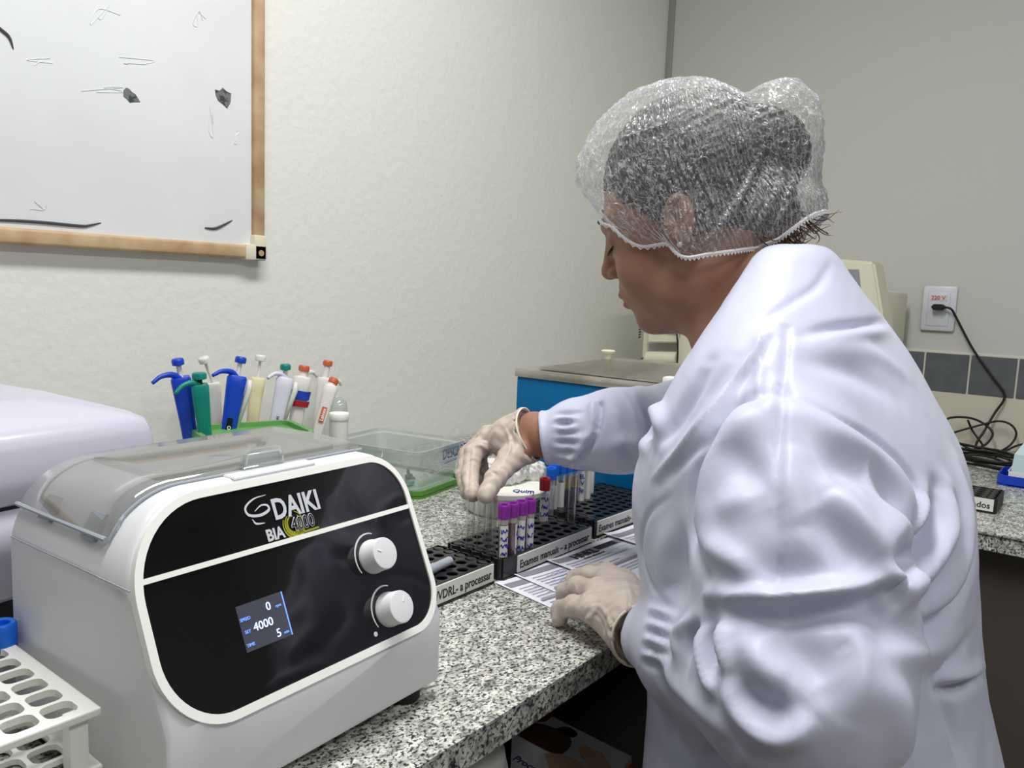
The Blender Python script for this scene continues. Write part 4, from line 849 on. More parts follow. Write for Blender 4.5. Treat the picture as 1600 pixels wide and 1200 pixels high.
bm = bmesh.new(); tube(bm, catmull([onX(a, b, ax0-0.03) for a, b in ((1054, 490), (1057, 516), (1059, 545), (1058, 570), (1056, 600), (1056, 640))], 6), 0.0022, 8); fin(bm, 'cord', 'cable', ac, smooth=True)
box('collar_clip', onX(1061, 516, ax0-0.03)-0.004, onX(1061, 516, ax0-0.03)+0.004, 'rackin', ac)

# ================================================================== socket, plug and cord
sk = thing('wall_socket', (WX, 0.425, 1.20), 'white wall socket plate with a 220 V sticker on the back wall', 'socket')
box('cover_plate', (WX-0.012, 0.384, 1.199), (WX-0.0005, 0.467, 1.320), 'socket', sk, bev=0.006)
box('centre_module', (WX-0.0135, 0.399, 1.213), (WX-0.011, 0.452, 1.306), 'socket', sk, bev=0.002)
stk = box('voltage_sticker', (WX-0.0145, 0.406, 1.281), (WX-0.013, 0.447, 1.296), 'sticker', sk)
text('voltage_text', '220 V', 0.0145, 'redtext', stk, (WX-0.0146, 0.445, 1.2835), (0, -1, 0), (0, 0, 1), bold=0.0001)
pc = onX(1467, 479, WX-0.03); pw = thing('power_cord', (WX-0.05, 0.42, 1.25), 'black power cord plugged into the wall socket, coiled on the worktop', 'cord')
bm = bmesh.new(); a, b = onX(1456, 479, WX-0.02), onX(1478, 481, WX-0.02)
cy_, cz_ = float((a[1]+b[1])/2), float((a[2]+b[2])/2); prism(bm, [(WX-0.0135, cy_+t, cz_+z) for t, z in ((0.017, 0), (0.010, 0.008), (-0.010, 0.008), (-0.017, 0.002), (-0.017, -0.002), (-0.010, -0.008), (0.010, -0.008))], (-0.024, 0, 0)); bmesh.ops.bevel(bm, geom=bm.edges[:], offset=0.0015, segments=2, affect='EDGES'); fin(bm, 'plug', 'cable', pw, auto=35)
def pth(L_): return [np.array([q[0], q[1], max(q[2], CT+0.004)]) for q in catmull([onX(a, b, x) for a, b, x in L_], 8)]
bm = bmesh.new()
tube(bm, pth([(1474, 480, WX-0.028), (1486, 483, WX-0.03), (1495, 498, WX-0.02), (1520, 545, WX-0.014), (1550, 588, WX-0.014), (1568, 612, WX-0.014), (1568, 626, WX-0.016), (1556, 643, WX-0.02), (1545, 661, WX-0.03), (1537, 675, WX-0.04), (1527, 690, 2.36), (1524, 702, 2.33), (1530, 712, 2.28)]), 0.0030, 8)
tube(bm, pth([(1470, 662, 2.34), (1484, 653, 2.36), (1508, 652, 2.37), (1528, 657, 2.38), (1545, 668, 2.38), (1551, 679, 2.37), (1543, 692, 2.35), (1530, 700, 2.33), (1512, 712, 2.27), (1500, 722, 2.2)]), 0.0030, 8)
tube(bm, pth([(1480, 680, 2.33), (1500, 673, 2.36), (1540, 662, 2.38), (1562, 658, 2.38), (1580, 664, 2.38), (1588, 678, 2.38), (1580, 694, 2.37), (1562, 706, 2.34), (1545, 712, 2.28)]), 0.0028, 8)
tube(bm, pth([(1512, 656, 2.37), (1519, 672, 2.375), (1528, 685, 2.37), (1535, 697, 2.35), (1520, 703, 2.33), (1500, 693, 2.33), (1480, 685, 2.33)]), 0.0028, 8)
tube(bm, pth([(1556, 714, 2.25), (1575, 703, 2.36), (1590, 696, 2.38), (1612, 692, 2.38)]), 0.0028, 8)
fin(bm, 'hanging_loops', 'cable', pw, smooth=True)
bm = bmesh.new(); rg = random.Random(5)
c0 = onz(1540, 727, CT)
for k in range(5):
    rx, ry, ph = 0.16+0.012*k, 0.046+0.006*(k % 3), rg.uniform(-0.12, 0.12)
    q = []
    for i in range(25):
        t = 2*math.pi*i/24; lx, ly = rx*0.33*math.cos(t), ry*1.25*math.sin(t)
        e = RW@np.array([1, 0, 0]); g_ = np.array([-e[1], e[0], 0]); p_ = c0+e*[1, 1, 0]*(lx*math.cos(ph)-ly*math.sin(ph))+g_*(lx*math.sin(ph)+ly*math.cos(ph)*1.6); q.append((p_[0], p_[1], CT+0.004+0.0055*k+0.006*max(0, math.sin(t*2+k))))
    tube(bm, q, 0.0031, 8)
fin(bm, 'coil', 'cable', pw, smooth=True)

# ================================================================== blue tray with white box
tp = onz(1555, 757, CT); tb = tag(empty('blue_tray', (float(tp[0]), float(tp[1]), CT), math.radians(-90)), 'blue plastic tray on the right-hand worktop at the right edge', 'tray')
rbox('tray_base', 0.0, 0.0, 0.26, 0.12, 0.0, 0.004, 0.02, 'tblue', tb); rring('tray_wall', 0.0, 0.0, 0.26, 0.12, 0.002, 0.022, 0.02, 0.003, 'tblue', tb)
wbx = thing('white_box', (tp[0]+0.03, tp[1]-0.10, CT+0.005), 'open white card box standing in the blue tray', 'box')
xa, ya = float(tp[0])+0.012, float(tp[1])-0.018
for lo, hi in (((xa, ya-0.15, CT+0.006), (xa+0.002, ya, CT+0.030)), ((xa+0.088, ya-0.15, CT+0.006), (xa+0.09, ya, CT+0.030)), ((xa, ya-0.002, CT+0.006), (xa+0.09, ya, CT+0.030)), ((xa, ya-0.15, CT+0.005), (xa+0.09, ya, CT+0.008))):
    box('box_wall', lo, hi, 'white', wbx)
box('teal_card', (xa+0.012, ya-0.14, CT+0.0085), (xa+0.075, ya-0.045, CT+0.027), 'teal', wbx)
bm = bmesh.new()
base = [(xa+0.01, ya-0.004), (xa+0.065, ya-0.004), (xa+0.06, ya-0.036), (xa+0.012, ya-0.036)]; apex = (xa+0.025, ya-0.022, CT+0.092)
v = [bm.verts.new((a, b, CT+0.0085)) for a, b in base]; m2 = [bm.verts.new((a*0.75+apex[0]*0.25, b*0.8+apex[1]*0.2, CT+0.065)) for a, b in base]; tv = bm.verts.new(apex)
for i in range(4): j = (i+1) % 4; bm.faces.new((v[i], v[j], m2[j], m2[i])); bm.faces.new((m2[i], m2[j], tv))
bm.faces.new(v[::-1]); tag(fin(bm, 'plastic_wedge', 'lightblue'), 'pale translucent pointed plastic piece standing in the white box', 'plastic piece')

# ================================================================== box and white bag under the worktop
pb = thing('printed_box', (0.72, 0.56, 0.385), 'printed cardboard box with an orange side under the worktop', 'box')
zb = 0.735
q = [onz(*s_, zb) for s_ in ((800, 1145), (840, 1108), (987, 1182), (880, 1300))]
e_x = V3(q[2])-V3(q[1]); 
q[3] = q[0]+(q[2]-q[1])
bm = bmesh.new(); prism(bm, [(a[0], a[1], zb) for a in q], (0, 0, -(zb-0.3855))); fin(bm, 'box_body', 'boxw', pb)
bm = bmesh.new(); r_ = [V3(q[2]), V3(q[3])]; nrm = (V3(q[2])-V3(q[1])).normalized()
prism(bm, [r_[0]+nrm*0.0005-Vector((0, 0, 0.006)), r_[1]+nrm*0.0005-Vector((0, 0, 0.006)), r_[1]+nrm*0.0005-Vector((0, 0, 0.2)), r_[0]+nrm*0.0005-Vector((0, 0, 0.2))], nrm*0.0008); fin(bm, 'orange_side', 'orange', pb)
def flat(name, pts, m, z=zb, dz=0.0008):
    bm = bmesh.new(); prism(bm, [onz(a[0], a[1], z+0.0004)[:] for a in catmull([(x, y, 0) for x, y in pts+[pts[0]]], 4)[:-1]], (0, 0, dz)); return fin(bm, name, m, pb)
flat('printed_fur', [(812, 1150), (815, 1131), (850, 1133), (885, 1148), (893, 1162), (882, 1176), (868, 1178), (840, 1166)], 'brown')
flat('printed_collar', [(866, 1140), (885, 1136), (902, 1146), (896, 1152), (880, 1147)], 'navy')
flat('printed_hand', [(905, 1170), (915, 1166), (925, 1172), (936, 1175), (948, 1188), (955, 1205), (925, 1205), (918, 1190), (908, 1182)], 'skinprint')
flat('printed_leg', [(850, 1178), (880, 1180), (915, 1198), (930, 1215), (870, 1215)], 'skinprint')
text('box_title', 'Procedimento', 0.014, 'navy', pb, onz(800, 1187, zb), (V3(q[2])-V3(q[1])), (V3(q[1])-V3(q[0])), lift=0.0008, bold=0.0002)
flat('printed_red', [(828, 1122), (838, 1112), (862, 1114), (858, 1124), (845, 1128)], 'redd', dz=0.0006)
def sf_b2(p_):
    c = V3(onz(770, 1180, 0.78)); c = np.array([c.x-0.055, c.y+0.025, 0.755]); d = s_ell(p_, c, (0.085, 0.060, 0.085)); d = smax(d, -(p_[:, 2]-0.388), 0.01)
    d = smin(d, s_ell(p_, c+np.array([0.0, 0.02, -0.2]), (0.09, 0.070, 0.20)), 0.03); d = smax(d, 0.3868-p_[:, 2], 0.01)
    return d+0.0025*np.sin(p_[:, 0]*90+3*np.sin(p_[:, 2]*60))*np.sin(p_[:, 1]*110)
c_ = onz(770, 1180, 0.78); P_, F_ = surf(sf_b2, (c_[0]-0.22, c_[1]-0.12, 0.34), (c_[0]+0.16, c_[1]+0.2, 0.86), 0.006)
tag(link('plastic_bag', nmesh('plastic_bag', P_, F_), 'bag', None, smooth=True), 'thin white plastic bag under the worktop front edge', 'bag')
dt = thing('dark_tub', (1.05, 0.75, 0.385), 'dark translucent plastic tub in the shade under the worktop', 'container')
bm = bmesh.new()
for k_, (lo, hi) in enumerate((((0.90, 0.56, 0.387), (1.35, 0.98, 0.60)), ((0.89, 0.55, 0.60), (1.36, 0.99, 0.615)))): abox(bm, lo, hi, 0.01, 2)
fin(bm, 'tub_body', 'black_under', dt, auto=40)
# ================================================================== the person
HS = 0.937; HO = np.array([0.8602, 0.4150, 1.345]); _az, _pt = math.radians(102.8), math.radians(22.4)
Hf = np.array([math.cos(_pt)*math.cos(_az), math.cos(_pt)*math.sin(_az), -math.sin(_pt)]); Hl = np.array([-math.sin(_az), math.cos(_az), 0.0]); Hu = np.cross(Hf, Hl)
HR = np.stack([Hf, Hl, Hu], 1)
def hw_(x, y, z): return HO+HR@np.array([x, y, z], float)*HS
def far(p, c, r, f):
    """evaluate f only near a ball, cheap bound elsewhere"""
    d0 = np.linalg.norm(p-np.array(c), axis=1)-r; out = np.maximum(d0, 0.0)+0.03; m = d0 < 0.03
    if m.any(): out[m] = f(p[m])
    return out
def sf_head_local(q):
    e, c = s_ell, s_cap
    d = e(q, (-0.018, 0, 0.055), (0.100, 0.077, 0.098))
    d = smin(d, e(q, (0.045, 0, 0.005), (0.056, 0.062, 0.090)), 0.03)
    d = smin(d, e(q, (0.040, 0, -0.060), (0.060, 0.058, 0.050)), 0.025)
    for s in (-1, 1):
        d = smin(d, e(q, (0.058, s*0.034, -0.030), (0.036, 0.030, 0.036)), 0.015)       # cheeks
        d = smin(d, e(q, (0.010, s*0.052, -0.070), (0.040, 0.020, 0.032)), 0.02)        # jaw corners
        d = smax(d, -e(q, (0.106, s*0.034, 0.020), (0.016, 0.018, 0.011)), 0.012)       # eye sockets
        d = smin(d, e(q, (0.082, s*0.032, 0.018), (0.0135, 0.0145, 0.0125)), 0.003)     # lids over the eyeballs
        d = smin(d, c(q, (0.094, s*0.016, 0.040), (0.078, s*0.048, 0.042), 0.008, 0.006), 0.012)  # brow
    d = smin(d, c(q, (0.094, 0, 0.030), (0.112, 0, -0.006), 0.0085, 0.0095), 0.010)     # nose
    d = smin(d, e(q, (0.1125, 0, -0.012), (0.0125, 0.0115, 0.0105)), 0.006)
    for s in (-1, 1): d = smin(d, e(q, (0.104, s*0.0115, -0.017), (0.0100, 0.0070, 0.0075)), 0.004)
    d = smin(d, e(q, (0.088, 0, -0.046), (0.020, 0.030, 0.022)), 0.012)                 # muzzle
    d = smin(d, e(q, (0.1025, 0, -0.0465), (0.0095, 0.021, 0.0065)), 0.003); d = smin(d, e(q, (0.1005, 0, -0.0600), (0.0095, 0.019, 0.0068)), 0.002)
    d = smax(d, -e(q, (0.113, 0, -0.0532), (0.010, 0.024, 0.0016)), 0.001)
    d = smin(d, e(q, (0.078, 0, -0.088), (0.022, 0.024, 0.020)), 0.012)                 # chin
    d = smin(d, e(q, (0.028, 0, -0.096), (0.042, 0.042, 0.022)), 0.02)                  # soft under-chin
    for s in (-1, 1):                                                                   # ears
        R = np.array([[math.cos(0.25), 0, -math.sin(0.25)], [0, 1, 0], [math.sin(0.25), 0, math.cos(0.25)]])
        ec = np.array([-0.006, s*0.080, 0.004])
        ear = e(q, ec, (0.0180, 0.0085, 0.0290), R); ear = smax(ear, -e(q, ec+np.array([0.0025, s*0.0085, 0.004]), (0.0122, 0.0090, 0.0200), R), 0.001)
        ear = smin(ear, c(q, ec+np.array([-0.0055, s*0.002, 0.014]), ec+np.array([-0.0050, s*0.002, -0.010]), 0.0026, 0.0030), 0.0015); ear = smin(ear, c(q, ec+np.array([-0.004, s*0.002, 0.006]), ec+np.array([0.006, s*0.001, 0.012]), 0.002, 0.002), 0.0015)
        ear = smin(ear, e(q, ec+np.array([0.0105, s*0.003, -0.004]), (0.0045, 0.0035, 0.006)), 0.002); ear = smin(ear, e(q, ec+np.array([0.003, 0, -0.024]), (0.0090, 0.0055, 0.009)), 0.004)
        d = smin(d, ear, 0.003)
    return d
NK0, NK1 = hw_(-0.045, 0, -0.050), np.array([0.852, 0.290, 1.215])
def sf_headneck(p):
    d = far(p, hw_(0.02, 0, 0.0), 0.19, lambda v: sf_head_local((v-HO)@HR/HS)*HS)
    n = s_cap(p, NK0, NK1, 0.055, 0.052); n = smin(n, s_cap(p, hw_(-0.005, 0, -0.075), NK1+np.array([-0.01, 0.045, -0.01]), 0.046, 0.050), 0.03)
    return smin(d, n, 0.018)
# ---- torso and coat
TZ = np.array([0.45, 0.60, 0.74, 0.82, 0.90, 0.98, 1.04, 1.09, 1.13, 1.18, 1.23, 1.265, 1.30, 1.33])
TCY = np.array([0.175, 0.182, 0.195, 0.210, 0.224, 0.238, 0.248, 0.252, 0.256, 0.264, 0.270, 0.276, 0.284, 0.290])
TB = np.array([0.20, 0.19, 0.172, 0.157, 0.147, 0.148, 0.153, 0.148, 0.136, 0.113, 0.084, 0.063, 0.044, 0.03])
TA = np.array([0.27, 0.255, 0.235, 0.220, 0.208, 0.204, 0.202, 0.202, 0.200, 0.190, 0.160, 0.118, 0.075, 0.04])
TCX = np.array([0.815]*4+[0.818, 0.82, 0.822, 0.824, 0.826, 0.832, 0.838, 0.842, 0.846, 0.85])
_zz = np.linspace(0.45, 1.33, 200)
def _sm(v):
    a = np.interp(_zz, TZ, v); k = np.ones(13)/13; return np.convolve(np.pad(a, 6, 'edge'), k, 'valid')
_cy, _b, _a, _cx = _sm(TCY), _sm(TB), _sm(TA), _sm(TCX)
def sf_torso(p, g=0.0):
    z = p[:, 2]; a = np.interp(z, _zz, _a)+g; b = np.interp(z, _zz, _b)+g; x = (p[:, 0]-np.interp(z, _zz, _cx)); y = p[:, 1]-np.interp(z, _zz, _cy)
    f = ((np.abs(x/a)**2.3+np.abs(y/b)**2.3)**(1/2.3)-1)*np.minimum(a, b)*0.9
    return smax(f, z-(1.325+g), 0.02)
SL, EL_ = np.array([0.668, 0.232, 1.125]), onP(1252, 1078, 0.612)
WL = onz(1013, 992, 0.934)
SR = np.array([0.985, 0.310, 1.150]); ER = onX(1085, 668, 0.985); WR = onX(852, 684, 0.888)
BR1, BR2 = onX(903, 677, 0.910), onX(962, 673, 0.940)
NKC0, NKC1 = np.array([0.851, 0.285, 1.19]), hw_(-0.050, 0, -0.060)
def sf_coat(p):
    d = sf_torso(p)
    # bust and belly
    d = smin(d, s_ell(p, (0.745, 0.290, 1.075), (0.080, 0.090, 0.072)), 0.035); d = smin(d, s_ell(p, (0.905, 0.300, 1.075), (0.085, 0.085, 0.075)), 0.035)
    d = smin(d, s_ell(p, (0.82, 0.245, 0.985), (0.17, 0.130, 0.11)), 0.035)
    d = smin(d, s_cap(p, (0.72, 0.245, 1.165), (0.97, 0.290, 1.175), 0.050, 0.052), 0.035)
    # collar standing round the neck
    col = s_cap(p, NKC0, NKC1, 0.070, 0.068); pl = (p[:, 2]-(1.307-0.93*(p[:, 1]-0.262)))*0.73
    col = smax(col, pl, 0.006); d = smin(d, col, 0.03)
    nk = smin(s_cap(p, NKC0+np.array([0, 0, 0.040]), NKC1, 0.064, 0.063), s_cap(p, (0.835, 0.350, 1.235), hw_(0.0, 0, -0.06), 0.062, 0.065), 0.02)
    d = smax(d, -nk, 0.005)
    # near sleeve
    L_ = s_cap(p, SL, EL_, 0.074, 0.070); L_ = smin(L_, s_ell(p, (SL+EL_)/2+np.array([0.0, -0.020, -0.015]), (0.060, 0.075, 0.10)), 0.04)
    L_ = smin(L_, s_cap(p, EL_, EL_+(WL-EL_)*0.60, 0.069, 0.054), 0.03); L_ = smin(L_, s_cap(p, EL_+(WL-EL_)*0.60, WL+(EL_-WL)*0.08, 0.053, 0.0355), 0.02)
    ax = (WL-EL_)/np.linalg.norm(WL-EL_); L_ = smax(L_, (p-WL)@ax-0.004, 0.004)
    L_ = smax(L_, -smax(s_cap(p, WL-ax*0.0, WL+ax*0.05, 0.0315, 0.0315), 0.0, 0.001), 0.002)
    d = smin(d, L_, 0.012)
    # far sleeve
    R_ = s_cap(p, SR, ER, 0.070, 0.062); R_ = smin(R_, s_cap(p, ER, BR2, 0.060, 0.054), 0.03); R_ = smin(R_, s_cap(p, BR2, BR1, 0.054, 0.047), 0.02)
    R_ = smin(R_, s_cap(p, BR1, WR+(BR1-WR)*0.1, 0.044, 0.033), 0.012)
    ax = (WR-BR1)/np.linalg.norm(WR-BR1); R_ = smin(R_, s_cap(p, WR+(BR1-WR)*0.25, WR, 0.032, 0.037), 0.006); R_ = smax(R_, (p-WR)@ax-0.003, 0.003)
    R_ = smax(R_, -s_cap(p, WR+ax*0.006, WR+ax*0.05, 0.0300, 0.0300), 0.002)
    d = smin(d, R_, 0.03)
    return smax(d, 0.46-p[:, 2], 0.01)
# ---- hands: finger chains given joint by joint
def P3(x, y, X): return onX(x, y, X)
HRt = dict(wrist=P3(836, 672, 0.893), palm=[(P3(800, 688, 0.878), 0.026)],
    f=[[P3(765, 686, 0.868), P3(740, 708, 0.842), P3(734, 742, 0.812), P3(738, 772, 0.786)], [P3(764, 682, 0.890), P3(731, 709, 0.870), P3(725, 744, 0.838), P3(730, 769, 0.808)],
       [P3(768, 684, 0.912), P3(737, 706, 0.905), P3(737, 735, 0.893), P3(744, 752, 0.872)], [P3(778, 690, 0.930), P3(752, 706, 0.926), P3(752, 730, 0.915), P3(760, 745, 0.900)]],
    r=[(0.0135, 0.0122, 0.0112, 0.0100), (0.0135, 0.0120, 0.0110, 0.0098), (0.0125, 0.0112, 0.0102, 0.009), (0.0115, 0.0098, 0.009, 0.008)],
    t=[P3(822, 700, 0.870), P3(797, 718, 0.838), P3(775, 746, 0.800), P3(759, 773, 0.776)], tr=(0.0200, 0.0165, 0.0128, 0.0108), wr=0.029)
def PZ(x, y, z): return onz(x, y+8, 0.911+(z-0.911)*0.80)
HLt = dict(wrist=PZ(1003, 978, 0.938), palm=[(PZ(965, 945, 0.938), 0.024)],
    f=[[PZ(975, 903, 0.944), PZ(948, 887, 0.940), PZ(928, 886, 0.924), PZ(917, 892, 0.913)], [PZ(952, 898, 0.950), PZ(922, 893, 0.944), PZ(900, 898, 0.927), PZ(893, 907, 0.913)],
       [PZ(936, 918, 0.950), PZ(903, 910, 0.942), PZ(884, 918, 0.925), PZ(882, 931, 0.913)], [PZ(925, 943, 0.944), PZ(895, 939, 0.936), PZ(876, 945, 0.920), PZ(874, 957, 0.911)]],
    r=[(0.0135, 0.0118, 0.0108, 0.0095), (0.0140, 0.0120, 0.0110, 0.0098), (0.0135, 0.0116, 0.0105, 0.0092), (0.0130, 0.0110, 0.0098, 0.0086)],
    t=[PZ(1005, 945, 0.930), PZ(995, 918, 0.922), PZ(978, 905, 0.914), PZ(962, 899, 0.912)], tr=(0.018, 0.0145, 0.012, 0.0105), wr=0.028)
def sf_hand(p, H, g=0.0, cuff=None):
    """g grows the surface; cuff adds the glove's loose wrist"""
    d = np.full(len(p), 1.0); W = H['wrist']
    for c, r in H['palm']: d = np.minimum(d, s_cap(p, c, c, r, r))
    pr = 0.0155
    for ch in H['f']: d = smin(d, s_cap(p, W+(ch[0]-W)*0.25, ch[0], 0.020, pr), 0.012)
    d = smin(d, s_cap(p, W, W+(H['t'][0]-W)*0.8, 0.022, H['tr'][0]), 0.012)
    for a, b in zip(H['f'], H['f'][1:]): d = smin(d, s_cap(p, a[0], b[0], 0.012, 0.012), 0.008)
    for ch, r in zip(H['f'], H['r']):
        f = s_cap(p, ch[0], ch[1], r[0], r[1]); f = smin(f, s_cap(p, ch[1], ch[2], r[1], r[2]), 0.004); f = smin(f, s_cap(p, ch[2], ch[3], r[2], r[3]), 0.004); d = smin(d, f, 0.0035)
    t, r = H['t'], H['tr']; f = s_cap(p, t[0], t[1], r[0], r[1])
    for k in (1, 2): f = smin(f, s_cap(p, t[k], t[k+1], r[k], r[k+1]), 0.006)
    d = smin(d, f, 0.008); d = smin(d, s_cap(p, W, W, H['wr'], H['wr']), 0.012)
    return d-g
def sf_body(p):
    d = sf_headneck(p)
    d = smin(d, sf_torso(p, -0.035), 0.03)
    for S, E, W, H in ((SL, EL_, WL, HLt), (SR, ER, WR, HRt)):
        d = smin(d, s_cap(p, S, E, 0.050, 0.042), 0.03); d = smin(d, s_cap(p, E, W, 0.042, 0.0275), 0.01); d = smin(d, s_cap(p, W, H['wrist'], 0.0275, 0.0225), 0.004)
        hd = far(p, (H['wrist']+H['f'][1][2])/2, 0.12, lambda v: sf_hand(v, H, -0.0036)); d = smin(d, hd, 0.003)
    for s, x in ((-1, 0.73), (1, 0.90)):
        d = smin(d, s_cap(p, (x, 0.19, 0.80), (x, 0.205, 0.47), 0.10, 0.062), 0.03); d = smin(d, s_cap(p, (x, 0.205, 0.47), (x, 0.18, 0.075), 0.060, 0.042), 0.02); d = smin(d, s_cap(p, (x, 0.175, 0.045), (x, 0.34, 0.032), 0.042, 0.028), 0.02)
    return d
person = tag(thing('person', (0.82, 0.22, 0.0), None, None), 'person in white lab coat, hair net and latex gloves bending over the tube racks', 'person')
P_, F_ = surf(sf_body, (0.50, -0.02, 0.0), (1.12, 0.82, 1.56), 0.0028)
me = nmesh('body', P_, F_); me.materials.append(M['skin']); me.materials.append(M['lip'])
q = (P_-HO)@HR/HS; lips = (q[:, 0] > 0.098) & (np.abs(q[:, 1]) < 0.022) & (q[:, 2] < -0.0405) & (q[:, 2] > -0.0655)
fl = lips[F_].all(1).astype(np.int32); me.polygons.foreach_set('material_index', fl)
body = link('body', me, None, person, smooth=True)
# lashes and brow
for s in (1, -1):
    bm = bmesh.new()
    for k in range(9):
        t = (k-4)/4; a = hw_(0.0925-0.005*t*t, s*(0.032+0.012*t), 0.0085+0.001*t*t); b = hw_(0.0995-0.004*t*t, s*(0.034+0.015*t), 0.0015); tube(bm, [a, (a+b)/2+Hf*0.001, b], [0.0005, 0.0004, 0.0001], 4)
    tube(bm, [hw_(0.0925-0.005*t*t, s*(0.032+0.012*t), 0.0085+0.001*t*t) for t in np.linspace(-1, 1, 8)], 0.0007, 5)
    fin(bm, 'eyelashes', 'lash', person)
for s in (1, -1): bm = bmesh.new(); tube(bm, [hw_(0.0975-0.012*t*t-0.004*t, s*(0.033+0.016*t), 0.046-0.003*t*t) for t in np.linspace(-1, 1, 9)], [0.001, 0.0022, 0.0026, 0.0026, 0.0025, 0.0022, 0.002, 0.0016, 0.0008], 6); fin(bm, 'eyebrow', 'hair', person)
bm = bmesh.new(); lathe(bm, [(0.0022, 0), (0.0030, 0.001), (0.0022, 0.0025)], hw_(0.002, 0.0845, -0.0255), Hl, 12); fin(bm, 'earring', 'bead', person, smooth=True)

